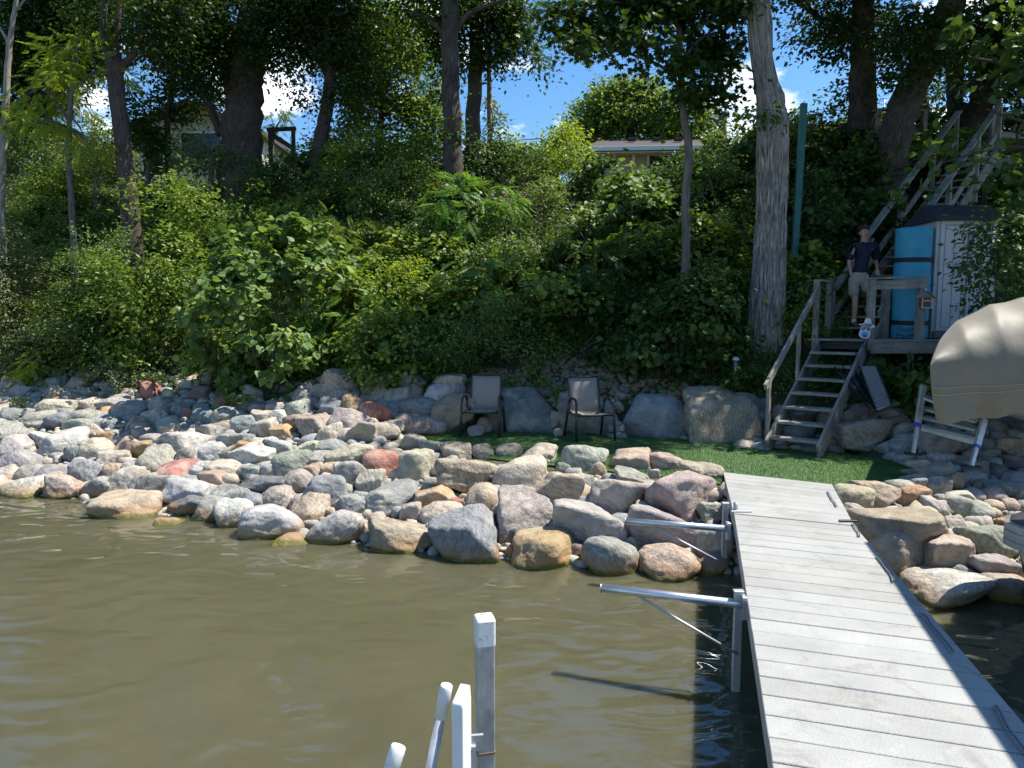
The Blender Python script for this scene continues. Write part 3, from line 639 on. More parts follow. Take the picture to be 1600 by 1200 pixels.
for t in np.linspace(0.02, .98, 8):
    p, q = dl0.lerp(dl, t), dr0.lerp(dr, t); s = (q - p).normalized() * .055; fm.beam(p + s + Vector((0, 0, -.1)), q - s + Vector((0, 0, -.1)), .04, .10)
fm.build('frame', M['alu_matte'], dock)
rvec = (dr - dl).normalized()
def dock_leg(p, top):
    mb = MB(); mb.beam(Vector((p.x, p.y, -.9)), Vector((p.x, p.y, top)), .055, .035); mb.box((p.x, p.y, top + .006), (.065, .045, .012))
    return mb.build('leg', M['alu_matte'], dock)
for (px, py, top) in ((1162, 937, .70), (1139, 795, .70)):
    p = at(px, py, DZ) - rvec * .035; dock_leg(p, top)
for Y in (2.2, ):
    p = lineY(dl0, dl, Y) - rvec * .03; dock_leg(p, .66)
for Y in (6.2, 4.1, 2.2):
    p = lineY(dr0, dr, Y) + rvec * .03; dock_leg(p, .52)
# two mooring arms with struts
for (l0, r0, s0, s1) in (((940, 919), (1159, 944), (1002, 935), (1152, 1022)), ((978, 814), (1136, 826), (1020, 822), (1133, 882))):
    rgt = at(*r0, .62) ; lft = at(*l0, .60)
    mb = MB().tube([lft, rgt], .030, 14); mb.tube([lft - (rgt - lft).normalized() * .006, lft], .033, 14); arm = mb.build('mooring_arm', M['alu'], dock)
    sp = lft.lerp(rgt, .28) - Vector((0, 0, .03)); ep = atd(*s1, rgt.y - .01)
    MB().tube([sp, ep], .010, 8).build('brace', M['alu_matte'], arm)
    MB().box((rgt.x + .01, rgt.y, rgt.z - .02), (.03, .07, .16)).build('bracket', M['alu_matte'], arm)
# bracket plates at the section joint
p = at(1146, 800, DZ) ; MB().tube([p + Vector((.02, .0, .005)), p + Vector((.02, .0, .10))], .022, 12).box(p + Vector((.07, -.02, .012)), (.20, .03, .02)).build('post_socket', M['alu_matte'], dock)
p = at(1330, 816, DZ); MB().box(p + Vector((-.03, 0, .012)), (.16, .035, .02)).build('joint_plate', M['black_metal'], dock)
# wavy double grey lines laid along the right edge of the deck
def strap(pts, label):
    P = [at(x, y, DZ + .012) for x, y in pts]; Q = []
    for i in range(len(P) - 1):
        for k in range(6): Q.append(P[i].lerp(P[i+1], k / 6))
    Q.append(P[-1])
    for i, q in enumerate(Q): q.z = DZ + .010 + .006 * abs(math.sin(i * .35))
    o = MB().tube(Q, .0055, 6).tube([q + Vector((.018, .010, 0)) for q in Q], .0045, 6).build('grey_squiggle', m_squiggle, None, P[0]); tag(o, label, 'squiggle', 'grey lines on the dock')
m_squiggle = m_plain('squiggle_grey', (.16, .17, .19), .8, 0, .25, 60)
strap([(1292, 768), (1296, 776), (1298, 780), (1303, 786), (1306, 792)], 'short curled grey line at the turf end of the dock')
strap([(1331, 818), (1336, 826), (1341, 833), (1341, 838)], 'grey line hanging from the joint plate of the dock')
strap([(1369, 869), (1378, 880), (1385, 890), (1391, 897), (1395, 909)], 'wavy grey line where the shade on the dock begins')
strap([(1436, 958), (1446, 966), (1458, 984), (1475, 1003), (1487, 1020)], 'wavy grey line half way along the shaded dock edge')
strap([(1553, 1103), (1562, 1120), (1577, 1148), (1600, 1175), (1625, 1200)], 'grey line nearest the camera on the shaded dock edge')

# ------------------------------------------------------------ near lift posts at the bottom of the picture
def near_post():
    P = atd(757, 962, 2.8); x, y, zt = P.x, P.y, P.z
    t = empty('square_post', (x, y, 0), 'square aluminium lift post with a worn white cap', 'post')
    rz = R(14); c_, s_ = math.cos(rz), math.sin(rz)
    def sq(mb, r, z0, z1, bev):
        prof = []
        for k in range(4):
            for j in range(4):
                a = math.pi / 2 * k + math.pi / 2 * j / 3; cx = (r - bev) * (1 if k in (0, 3) else -1); cy = (r - bev) * (1 if k in (0, 1) else -1)
                X, Y = cx + bev * math.cos(a), cy + bev * math.sin(a); prof.append((X * c_ - Y * s_, X * s_ + Y * c_))
        n_ = len(prof); V = [(x + a, y + b_, z0) for a, b_ in prof] + [(x + a, y + b_, z1) for a, b_ in prof]
        U = [(i * .02, 0) for i in range(n_)] + [(i * .02, z1 - z0) for i in range(n_)]
        mb.add(V, [(i, (i+1) % n_, n_ + (i+1) % n_, n_ + i) for i in range(n_)] + [tuple(range(n_, 2 * n_)), tuple(range(n_ - 1, -1, -1))], U)
        return prof
    mb = MB(); sq(mb, .036, -1.2, zt - .085, .006); mb.build('post_tube', M['alu_post'], t)
    mb = MB(); pr = sq(mb, .0395, zt - .115, zt - .012, .010); n_ = len(pr); V = []
    for sc2, z in ((1, zt - .012), (.93, zt - .004), (.75, zt)): V += [(x + a * sc2, y + b_ * sc2, z) for a, b_ in pr]
    mb.add(V, [(j*n_+i, j*n_+(i+1) % n_, (j+1)*n_+(i+1) % n_, (j+1)*n_+i) for j in range(2) for i in range(n_)] + [tuple(range(2*n_, 3*n_))], None, True)
    mb.build('cap', M['cap'], t)
    mb = MB(); zc = atd(750, 1170, 2.8).z
    for z in (zc,): sq(mb, .0395, z - .004, z + .004, .010)
    mb.build('clamp_wire', M['rust'], t)
    return t
def cap_mat():
    m, n, l, b, o = mat_new('worn_white_cap'); gm = n.new('ShaderNodeNewGeometry'); t = noise(n, l, gm.outputs['Position'], 55, 6, .75)
    r = ramp(n, [(.37, (.10, .10, .10)), (.43, (.70, .69, .66)), (.75, (.80, .80, .79))]); l(t.outputs['Fac'], r.inputs[0]); l(r.outputs[0], b.inputs['Base Color']); b.inputs['Roughness'].default_value = .5; return m
M['cap'] = cap_mat(); M['rust'] = m_plain('rusty_wire', (.20, .12, .08), .7, .3, .3, 60)
def alup():
    m, n, l, b, o = mat_new('worn_aluminium'); uv = n.new('ShaderNodeUVMap'); gm = n.new('ShaderNodeNewGeometry')
    t = noise(n, l, mapped(n, l, uv.outputs[0], (60, 3, 1)), 2, 5, .6); t2 = noise(n, l, gm.outputs['Position'], 14, 5, .6)
    r = ramp(n, [(.3, (.42, .43, .44)), (.7, (.60, .60, .60))]); l(t.outputs['Fac'], r.inputs[0]); r2 = ramp(n, [(.35, (.8, .79, .77)), (.6, (1.05, 1.05, 1.05))]); l(t2.outputs['Fac'], r2.inputs[0])
    l(mixc(n, l, 1, r.outputs[0], r2.outputs[0], 'MULTIPLY'), b.inputs['Base Color']); b.inputs['Metallic'].default_value = .55
    r3 = ramp(n, [(.3, (.35, .35, .35)), (.7, (.55, .55, .55))]); l(t2.outputs['Fac'], r3.inputs[0]); l(r3.outputs[0], b.inputs['Roughness']); return m
M['alu_post'] = alup()
near_post()
def round_post(top, low, rpx, Y, label):
    P = atd(*top, Y); Q = atd(*low, Y - .02); d = (P - Q).normalized(); r = rpx * Y / FPX
    t = empty('round_post', (Q.x, Q.y, 0), label, 'post', 'round guide posts of the boat lift')
    base = P - d * 1.9
    MB().tube([base, P - d * .09], r * .82, 20).build('post_tube', M['alu_post'], t)
    MB().tube([P - d * .13, P - d * .02, P - d * .006, P], [r, r * .99, r * .96, r * .86], 24).build('cap', M['cap2'], t)
M['cap2'] = m_plain('white_rubber', (.76, .755, .73), .5, 0, .10, 30)
round_post((698, 1070), (673, 1200), 10.5, 2.6, 'tilted round aluminium post with a white cap beside the white box')
round_post((623, 1165), (612, 1200), 13.2, 2.25, 'lowest round post, only its white cap showing at the bottom edge')
def white_box():
    P = atd(726, 1087, 2.55); t = empty('guide_bracket', (P.x, P.y, 0), 'tall white plastic cover with a steel bracket clamped to the square post', 'bracket')
    rz = R(-20); h = Vector((math.cos(rz), math.sin(rz), 0)); 
    dd = Vector((-h.y, h.x, 0))   # away from the camera
    c0 = P + Vector((-.014, .02, 0)); w2, d2 = .024, .042
    prof = [(-w2, -d2), (w2, -d2), (w2, d2), (-w2, d2)]
    V = []; zs = [-1.0, P.z - .055, P.z - .035]
    for z in zs: V += [(c0 + h * a * (.0 + 1) + dd * b_) * 1.0 - Vector((0, 0, c0.z - z)) for a, b_ in prof]
    V += [c0 + h * a * .9 + dd * b_ * .92 - Vector((0, 0, c0.z - (P.z + (.018 if b_ > 0 else -.022)))) for a, b_ in prof]
    Fc = [(j*4+i, j*4+(i+1) % 4, (j+1)*4+(i+1) % 4, (j+1)*4+i) for j in range(3) for i in range(4)] + [(12, 13, 14, 15)]
    o = MB().add(V, Fc).build('cover', M['white_plastic'], t)
    bv = o.modifiers.new('b', 'BEVEL'); bv.width = .006; bv.segments = 3
    q = atd(744, 1160, 2.62); mb = MB(); mb.box(q, (.055, .012, .07), R(8)); mb.box(q + Vector((-.012, -.01, -.10)), (.02, .03, .20), R(8)); mb.box(q + Vector((.0, .0, -.32)), (.05, .03, .4), R(8))
    mb.build('steel_arm', M['alu_matte'], t); MB().sphere(q + Vector((-.018, -.02, -.02)), .008).build('bolt', M['rust'], t)
white_box()
# ------------------------------------------------------------ wooden stairs up the bluff
V3 = Vector
B0 = at(1199, 705, LAWN_Z); d1 = V3((.64, .77, 0)).normalized(); s1 = V3((d1.y, -d1.x, 0)); W1 = .72
RISE1, RUN1, N1 = .196, .28, 8
LAND_Z = LAWN_Z + RISE1 * N1
stairs = empty('wooden_stairs', (B0.x, B0.y, LAWN_Z), 'weathered grey timber stairs climbing the bluff from the turf to the top deck', 'stairs')
wd = M['wood']
def up(z): return V3((0, 0, z))
def treads(P0, d, s, Wd, n_, rise, run, z0, k0=1):
    for k in range(k0, n_ + 1):
        p = P0 + d * (run * (k - .5)) + up(z0 + rise * k - P0.z)
        MB().beam(p + s * .02, p + s * (Wd - .02), .25, .038).build('tread', wd, stairs)
P0 = V3((B0.x, B0.y, LAWN_Z))
treads(P0, d1, s1, W1, N1 - 1, RISE1, RUN1, LAWN_Z)
E1 = P0 + d1 * (RUN1 * N1)
for k in (0, 1):
    o = s1 * (W1 * k + (.0 if k == 0 else 0))
    MB().beam(P0 + o + up(.06) - d1 * .02, E1 + o + up(RISE1 * N1 - .12), .045, .26, up=(0, 0, 1)).build('stringer', wd, stairs)
    MB().box(P0 + o + d1 * .03 + up(.04), (.05, .09, .26), math.atan2(s1.y, s1.x)).build('stringer_foot', wd, stairs)
# landing
LA = V3((E1.x, E1.y, LAND_Z)); LB = LA + d1 * .82
mb = MB()
for i in range(6): p = LA + d1 * (.07 + i * .14); mb.beam(p - s1 * .25, p + s1 * (W1 + .05), .132, .036)
mb.build('landing_boards', wd, stairs)
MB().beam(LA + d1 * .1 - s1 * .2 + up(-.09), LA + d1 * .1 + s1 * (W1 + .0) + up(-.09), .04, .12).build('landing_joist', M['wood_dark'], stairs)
# second flight
d2 = V3((.75, .66, 0)).normalized(); s2 = V3((d2.y, -d2.x, 0)); RISE2, RUN2, N2 = .19, .28, 21
P2 = LB.copy(); W2 = .72
treads(P2, d2, s2, W2, N2, RISE2, RUN2, LAND_Z, 1)
E2 = P2 + d2 * (RUN2 * N2) + up(RISE2 * N2)
for k in (0, 1): MB().beam(P2 + s2 * W2 * k + up(.03), E2 + s2 * W2 * k + up(-.1), .045, .26).build('stringer', wd, stairs)
# rails of the first flight: left hand rail on three posts, ending at the tall landing post
hr0 = P0 + d1 * .10 + up(1.02); hr1 = E1 + up(RISE1 * N1 + .86)
for t, top in ((.045, 1), (.60, 1)):
    b_ = P0.lerp(E1, t) + up(RISE1 * N1 * t - .12) - s1 * .045; tp = hr0.lerp(hr1, t); MB().beam(b_, V3((b_.x, b_.y, tp.z)), .045, .085, up=d1).build('rail_post', wd, stairs)
MB().beam(hr0 - s1 * .05 - (hr1 - hr0) * .06, hr1 - s1 * .05, .045, .10).build('handrail', wd, stairs)
def post(p, z0, z1, w_=.09, h_=.09): MB().beam(V3((p.x, p.y, z0)), V3((p.x, p.y, z1)), w_, h_, up=d1).build('rail_post', wd, stairs)
lp = LA - s1 * .07 + d1 * .02; post(lp, 1.2, LAND_Z + 1.0)
lp2 = LA + d1 * .62 - s1 * .05; post(lp2, LAND_Z - .1, LAND_Z + .98, .085, .085)
MB().beam(lp + up(LAND_Z + .99 - lp.z), lp2 + up(LAND_Z + .99 - lp2.z), .14, .036).build('handrail', wd, stairs)
# left rails of the second flight
def rail2(side, t0, t1, hgt, th=.14, hh=.038, off=-.03):
    a = P2.lerp(E2, t0) + s2 * (W2 * side) + up(hgt) + s2 * (off if side == 0 else -off); b_ = P2.lerp(E2, t1) + s2 * (W2 * side) + up(hgt) + s2 * (off if side == 0 else -off)
    MB().beam(a, b_, th, hh).build('handrail', wd, stairs); return a, b_
rail2(0, 0, .245, .86); rail2(0, 0, .97, .42, .038, .12)
rail2(0, .20, .99, 1.02); rail2(1, .26, .99, 1.02); rail2(1, .0, .97, .42, .038, .12)
for side, ts in ((0, (.0, .215, .48, .76, .985)), (1, (.265, .50, .76, .985))):
    for t in ts:
        q = P2.lerp(E2, t) + s2 * (W2 * side + (-.05 if side == 0 else .05)); h_ = 1.0 if t > .2 else .84
        MB().beam(q - up(.3), q + up(h_), .085, .085, up=d2).build('rail_post', wd, stairs)
# supports of the stairs down to the slope
for t in (.3, .6, .9):
    for side in (0, 1):
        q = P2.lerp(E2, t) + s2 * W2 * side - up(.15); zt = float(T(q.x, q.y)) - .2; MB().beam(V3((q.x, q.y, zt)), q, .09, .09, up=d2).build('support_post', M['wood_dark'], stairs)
# ------------------------------------------------------------ top deck with its rails
td = empty('top_deck', (E2.x, E2.y, E2.z), 'grey timber deck with open rails at the top of the stairs', 'deck')
TZ = E2.z
ex = V3((1, .10, 0)).normalized(); ey = V3((-.10, 1, 0))
c0 = E2 - ex * 1.9 + ey * .1
mb = MB()
for i in range(13): p = c0 + ey * (.07 + i * .145); mb.beam(p, p + ex * 4.6, .137, .036)
mb.build('deck_boards', wd, td)
MB().beam(c0 + up(-.12) - ey * .02, c0 + ex * 4.6 + up(-.12) - ey * .02, .04, .20).build('rim_joist', wd, td)
for f in (0, .42, 1.1, 2.75, 3.6, 4.55):
    q = c0 + ex * f; MB().beam(q - up(.35), q + up(1.0), .09, .09, up=ex).build('rail_post', wd, td)
for a, b_ in ((0, 1.12), (2.72, 4.6)):
    MB().beam(c0 + ex * a + up(1.0), c0 + ex * b_ + up(1.0), .14, .038).build('handrail', wd, td); MB().beam(c0 + ex * a + up(.52), c0 + ex * b_ + up(.52), .038, .13).build('mid_rail', wd, td)
for f in (0, 4.55):
    MB().beam(c0 + ex * f + up(1.0), c0 + ex * f + ey * 1.9 + up(1.0), .14, .038).build('handrail', wd, td); q = c0 + ex * f + ey * 1.9; MB().beam(q - up(.2), q + up(1), .09, .09, up=ex).build('rail_post', wd, td)
    MB().beam(c0 + ex * f + up(.52), c0 + ex * f + ey * 1.9 + up(.52), .038, .13).build('mid_rail', wd, td)
for f in (.2, 2.4, 4.4):
    q = c0 + ex * f + ey * .3; MB().beam(V3((q.x, q.y, float(T(q.x, q.y)) - .3)), q - up(.1), .12, .12, up=ex).build('support_post', M['wood_dark'], td)
# long dark deck front seen between the trunks
f0 = atd(1235, 204, 19.2); f1 = atd(1400, 200, 18.4)
ld = empty('deck_front', (f0.x, f0.y, 6.6), 'low dark weathered board front of a deck along the bluff top', 'deck')
top = f0.z
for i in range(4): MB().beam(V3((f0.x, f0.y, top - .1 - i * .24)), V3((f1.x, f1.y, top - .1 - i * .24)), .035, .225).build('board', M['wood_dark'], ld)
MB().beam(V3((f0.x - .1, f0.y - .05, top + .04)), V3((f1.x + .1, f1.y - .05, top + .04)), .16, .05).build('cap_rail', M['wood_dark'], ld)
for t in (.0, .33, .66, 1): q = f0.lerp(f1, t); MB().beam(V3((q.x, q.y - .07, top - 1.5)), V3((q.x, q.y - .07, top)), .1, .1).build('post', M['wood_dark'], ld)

# ------------------------------------------------------------ platform, shed, blue roll, birdhouse
plat = empty('platform', (6.2, 12, LAND_Z), 'low timber platform beside the stair landing carrying the shed and the blue roll', 'platform')
pf0 = LA + s1 * (W1 + .07) + up(0); pl = pf0.copy(); pr_ = V3((9.6, pf0.y + .15, LAND_Z)); 
pl.z = LAND_Z
mb = MB()
for i in range(15): p = pl + V3((.0, .07 + i * .145, 0)); q = pr_ + V3((0, .07 + i * .145, 0)); p.x += .0 if i < 6 else .9; mb.beam(p, q, .137, .036)
mb.build('platform_boards', wd, plat)
MB().beam(pl + V3((0, -.02, -.11)), pr_ + V3((0, -.02, -.11)), .04, .19).build('rim_joist', wd, plat)
MB().beam(pl + V3((-.02, -.03, .0)), pr_ + V3((0, -.03, .0)), .05, .03).build('nosing', wd, plat)
for f in (.05, 1.3, 2.9): q = pl + V3((f, .06, 0)); MB().beam(V3((q.x, q.y, .6)), V3((q.x, q.y, LAND_Z - .1)), .1, .1).build('support_post', M['wood_dark'], plat)
# front rail with two posts
def ppost(px, z0, z1, dy, w_=.085): P = atd(px, 500, pl.y + dy); MB().beam(V3((P.x, P.y, z0)), V3((P.x, P.y, z1)), w_, w_).build('rail_post', wd, plat); return P
rt = atd(1355, 437, pl.y + .0).z
pa = ppost(1360, LAND_Z - .15, rt, .0, .10); pb = ppost(1437, LAND_Z, rt, .04, .11); ppost(1382, LAND_Z, rt - .1, .75, .11)
MB().beam(V3((pa.x - .08, pa.y, rt + .015)), V3((pb.x + .06, pb.y, rt + .045)), .13, .032).build('handrail', wd, plat)
MB().beam(V3((pa.x, pa.y - .03, rt - .09)), V3((pb.x, pb.y - .06, rt - .07)), .035, .14).build('rail_board', wd, plat)
# birdhouse on the post
bh = empty('birdhouse', (pb.x, pb.y - .12, rt - .30), 'tiny wooden birdhouse with a gable roof on the platform post', 'birdhouse')
bx, by = pb.x, pb.y - .125; bz = atd(0, 482, by).z
MB().box((bx, by, bz + .09), (.15, .10, .18)).build('box', m_plain('brown_board', (.16, .08, .05), .8, 0, .2, 30), bh)
for s_ in (-1, 1): MB().beam((bx, by, bz + .275), (bx + s_ * .125, by, bz + .165), .15, .014, up=(0, 0, 1)).build('roof_panel', wd, bh)
V = [(bx - .075, by - .05, bz + .18), (bx + .075, by - .05, bz + .18), (bx, by - .05, bz + .26), (bx - .075, by + .05, bz + .18), (bx + .075, by + .05, bz + .18), (bx, by + .05, bz + .26)]
MB().add(V, [(0, 1, 2), (5, 4, 3), (0, 3, 4, 1), (1, 4, 5, 2), (2, 5, 3, 0)]).build('gable', m_plain('grey_board', (.25, .22, .2), .8), bh)
MB().box((bx, by - .055, bz + .12), (.16, .012, .02)).box((bx, by - .055, bz + .01), (.17, .014, .02)).box((bx - .075, by - .055, bz + .09), (.014, .012, .17)).box((bx + .075, by - .055, bz + .09), (.014, .012, .17)).build('trim', m_plain('pale_trim', (.5, .5, .48), .7), bh)
MB().sphere((bx, by, bz + .30), .016).build('finial', M['white_plastic'], bh)
# blue foam roll
rY = pl.y + .62; rb = atd(1394, 524, rY); re = atd(1446, 524, rY); rr_ = (re.x - rb.x) / 2; rx = (re.x + rb.x) / 2; rtop = atd(1425, 357, rY).z
roll = empty('foam_roll', (rx, rY, LAND_Z), 'tall rolled up bright blue foam water mat with two dark straps', 'foam mat')
def roll_mat():
    m, n, l, b, o = mat_new('blue_foam'); gm = n.new('ShaderNodeNewGeometry'); t = noise(n, l, gm.outputs['Position'], 5, 5)
    r = ramp(n, [(.3, (.028, .25, .38)), (.7, (.04, .31, .46))]); l(t.outputs['Fac'], r.inputs[0]); l(r.outputs[0], b.inputs['Base Color']); b.inputs['Roughness'].default_value = .6; return m
rz0 = LAND_Z + .03; prof = [(rr_ * .97, rz0), (rr_, rz0 + .03)]
V = []; Fc = []; ns = 48; zs = np.linspace(rz0, rtop, 30)
for j, z in enumerate(zs):
    for k in range(ns):
        a = 2 * math.pi * k / ns; r0 = rr_ * (1 - .018 * math.exp(-((z - (rz0 + 1.32)) / .05) ** 2) - .018 * math.exp(-((z - (rz0 + .27)) / .05) ** 2)) * (1 - .012 * (k / ns)) * (1 + .006 * math.sin(z * 5 + a * 2))
        V.append((rx + r0 * math.cos(a), rY + r0 * math.sin(a), z))
for j in range(29):
    for k in range(ns): Fc.append((j*ns+k, j*ns+(k+1) % ns, (j+1)*ns+(k+1) % ns, (j+1)*ns+k))
MB().add(V, Fc + [tuple(range(29*ns, 30*ns))], None, True).build('foam_cylinder', roll_mat(), roll)
spts = []
for k in range(0, 150): a = k * .18; r0 = rr_ * (.96 - .85 * k / 150); spts.append((rx + r0 * math.cos(a), rY + r0 * math.sin(a), rtop + .004))
MB().tube(spts, .004, 4).build('roll_edge', m_plain('dark_blue', (.02, .12, .22), .7), roll)
for zc in (rz0 + 1.30, rz0 + .26):
    pts_ = [(rx + (rr_ + .004) * math.cos(a), rY + (rr_ + .004) * math.sin(a), zc + .012 * math.sin(a)) for a in np.linspace(0, 2 * math.pi, 50)]
    mbs = MB()
    for i in range(49): mbs.beam(pts_[i], pts_[i+1], .008, .075)
    mbs.build('strap', m_plain('dark_strap', (.01, .012, .02), .7), roll)
def text(body, size, loc, rot, mat, name='lettering', parent=None, align='CENTER', ext=.001):
    cu = bpy.data.curves.new(name, 'FONT'); cu.body = body; cu.size = size; cu.align_x = align; cu.extrude = ext; cu.resolution_u = 2
    o = bpy.data.objects.new(name, cu); C.objects.link(o); o.rotation_euler = rot; cu.materials.append(mat)
    bpy.context.view_layer.update(); me = bpy.data.meshes.new_from_object(o); bpy.data.objects.remove(o)
    o = ob(name, me, parent); o.rotation_euler = rot; o.location = Vector(loc) - (parent_world(parent) if parent is not None else Vector())
    return o
M['ink'] = m_plain('dark_ink', (.01, .015, .02), .6); M['ink_green'] = m_plain('green_ink', (.01, .06, .06), .6)
lx = atd(1421, 520, rY - rr_).x
text('Floating', .115, (lx - .02, rY - rr_ - .006, atd(0, 513, rY - rr_).z - .05), (R(90), 0, R(-4)), M['ink_green'], parent=roll)
text('PlayMat', .125, (lx - .02, rY - rr_ - .006, atd(0, 524, rY - rr_).z - .05), (R(90), 0, R(-4)), M['ink'], parent=roll)
# shed
sY = pl.y + .45; sa = atd(1456, 525, sY); sb = atd(1552, 525, sY); sx0, sx1 = sa.x, sb.x; szt = atd(1456, 339, sY).z
shed = empty('storage_shed', ((sx0 + sx1) / 2, sY + .35, LAND_Z), 'pale vinyl storage shed with double doors and a dark shingle roof', 'shed')
def siding():
    m, n, l, b, o = mat_new('pale_siding'); gm = n.new('ShaderNodeNewGeometry'); t = noise(n, l, gm.outputs['Position'], 4, 5)
    r = ramp(n, [(.3, (.46, .45, .45)), (.7, (.52, .51, .51))]); l(t.outputs['Fac'], r.inputs[0]); l(r.outputs[0], b.inputs['Base Color']); b.inputs['Roughness'].default_value = .5; return m
sd = siding(); zb = LAND_Z + .03; dep_ = .85
MB().box(((sx0 + sx1) / 2, sY + .03 + dep_ / 2, (zb + szt) / 2), (sx1 - sx0, dep_, szt - zb)).build('shed_body', sd, shed)
mid = (sx0 + sx1) / 2 - .0
for i, (a, b_) in enumerate(((sx0 + .06, mid - .006), (mid + .006, sx1 - .06))):
    dz0, dz1 = zb + .12, szt - .05
    d_ = MB().box(((a + b_) / 2, sY + .012, (dz0 + dz1) / 2), (b_ - a, .03, dz1 - dz0)).build('door', sd, shed)
    mb = MB(); nb = 2
    for k in range(nb + 1):
        x = a + .07 + (b_ - a - .14) * k / nb; mb.box((x, sY - .005, (dz0 + dz1) / 2 - .02), (.008, .008, dz1 - dz0 - .14), bev=.001)
    for z in (dz0 + .06, dz1 - .08): mb.box(((a + b_) / 2, sY - .006, z), (b_ - a - .12, .01, .012), bev=.001)
    mb.build('groove_shade', m_plain('shade_grey', (.26, .255, .26), .6), d_)  # panel grooves drawn as thin bars, their shade put into the grey
MB().box((mid, sY - .012, (zb + szt) / 2 + .02), (.02, .012, szt - zb - .2)).build('door_seam', m_plain('seam_grey', (.2, .2, .2), .6), shed)
MB().box((mid + .05, sY - .02, (zb + szt) / 2), (.03, .03, .16)).build('handle', M['black_metal'], shed)
MB().box(((sx0 + sx1) / 2, sY + .0, zb + .06), (sx1 - sx0 - .03, .07, .11)).build('threshold', m_plain('taupe_sill', (.16, .13, .13), .6), shed)
rf = m_plain('charcoal_shingle', (.035, .032, .042), .8, 0, .2, 30, .01)
mb = MB(); rid = szt + .26; xa, xb = sx0 - .05, sx1 + .10
for k in range(5):
    t0, t1 = k / 5, (k + 1) / 5 + .02; ya = sY - .08; yr = sY + .42
    mb.beam(((xa + xb) / 2 - .0, ya + (yr - ya) * (t0 + t1) / 2, szt - .02 + (rid - szt) * (t0 + t1) / 2 + .006 * k), ((xa + xb) / 2 + .001, ya + (yr - ya) * (t0 + t1) / 2, szt - .02 + (rid - szt) * (t0 + t1) / 2 + .006 * k), .001, .001)
V = [(xa, sY - .08, szt - .02), (xb, sY - .08, szt - .02), (xb - .04, sY + .42, rid), (xa + .04, sY + .42, rid), (xa, sY + .95, szt - .02), (xb, sY + .95, szt - .02), (xa, sY - .08, szt - .06), (xb, sY - .08, szt - .06), (xb, sY + .95, szt - .06), (xa, sY + .95, szt - .06)]
MB().add(V, [(0, 1, 2, 3), (3, 2, 5, 4), (6, 7, 1, 0), (7, 8, 5, 1), (8, 9, 4, 5), (9, 6, 0, 4), (1, 5, 2), (4, 0, 3), (9, 8, 7, 6)]).build('roof', rf, shed)
mb = MB()
for k in range(1, 5): t = k / 5; mb.beam((xa + .01 + .03 * t, sY - .08 + .5 * t, szt - .015 + (rid - szt + .02) * t), (xb - .01 - .03 * t, sY - .08 + .5 * t, szt - .015 + (rid - szt + .02) * t), .012, .012)
mb.build('shingle_ridge', rf, shed)

# ------------------------------------------------------------ painted wooden face sign with a hat
sg = empty('face_sign', (0, 0, 0), 'small white cut out face sign with a cowboy hat and sunglasses', 'sign')
sgY = LA.y + s1.y * .8 - .14; Pc = atd(1352, 530, sgY); sg.location = Pc
k_ = sgY / FPX
def flat(pts, name, mat, y, th=.012, parent=None):
    P = [atd(1330 + a / 12, 480 + b_ / 12, sgY) for a, b_ in pts]; n_ = len(P)
    V = [(p.x, y, p.z) for p in P] + [(p.x, y + th, p.z) for p in P]
    return MB().add(V, [tuple(range(n_)), tuple(range(2*n_-1, n_-1, -1))] + [(i, n_+i, n_+(i+1) % n_, (i+1) % n_) for i in range(n_)]).build(name, mat, parent)
wht = m_plain('sign_white', (.72, .72, .76), .5)
def ell(cx, cy, rx_, ry_, n_=20): return [(cx + rx_ * math.cos(2*math.pi*i/n_), cy + ry_ * math.sin(2*math.pi*i/n_)) for i in range(n_)]
face = flat([(185, 370), (375, 395), (362, 470), (362, 520), (330, 565), (280, 590), (230, 590), (175, 560), (150, 520), (155, 470), (178, 430)], 'face_board', wht, sgY, .015, sg)
flat([(130, 315), (185, 308), (240, 296), (250, 250), (275, 210), (310, 198), (345, 210), (368, 250), (365, 315), (410, 335), (450, 365), (400, 385), (380, 405), (345, 380), (250, 372), (200, 378), (180, 350)], 'hat', wht, sgY - .018, .015, sg)
flat([(238, 296), (262, 306), (362, 318), (362, 334), (262, 322), (236, 308)], 'hat_band', m_plain('navy_paint', (.05, .06, .22), .5), sgY - .022, .004, sg)
for cx, cy in ((222, 400), (322, 412)): flat(ell(cx, cy, 36, 30), 'sunglass_lens', m_plain('violet_paint', (.07, .05, .20), .4), sgY - .006, .006, sg); flat(ell(cx - 4, cy - 4, 12, 10), 'lens_glint', wht, sgY - .009, .003, sg)
flat([(190, 470), (250, 455), (310, 470), (318, 520), (290, 555), (250, 570), (205, 550), (180, 515)], 'beard', m_plain('light_blue_paint', (.16, .42, .68), .5), sgY - .006, .006, sg)
flat([(205, 520), (250, 500), (300, 530), (285, 560), (240, 572), (210, 550)], 'beard_shade', m_plain('mid_blue_paint', (.05, .18, .38), .5), sgY - .009, .003, sg)
pt = atd(1330 + 285/12, 480 + 362/12, sgY - .025); text('Seaside', .058, pt, (R(90), R(4), 0), M['ink'], parent=sg)
MB().tube([atd(1330 + 245/12, 480 + 590/12, sgY + .02), V3((atd(1330 + 235/12, 0, sgY).x, sgY + .02, .9))], .009, 6).build('stake', M['black_metal'], sg)
for i, yy in enumerate((805, 840, 872)): flat([(160, yy - 12), (195, yy - 5), (180, yy + 10), (150, yy + 6)], 'ribbon_tail', wht, sgY, .006, sg)

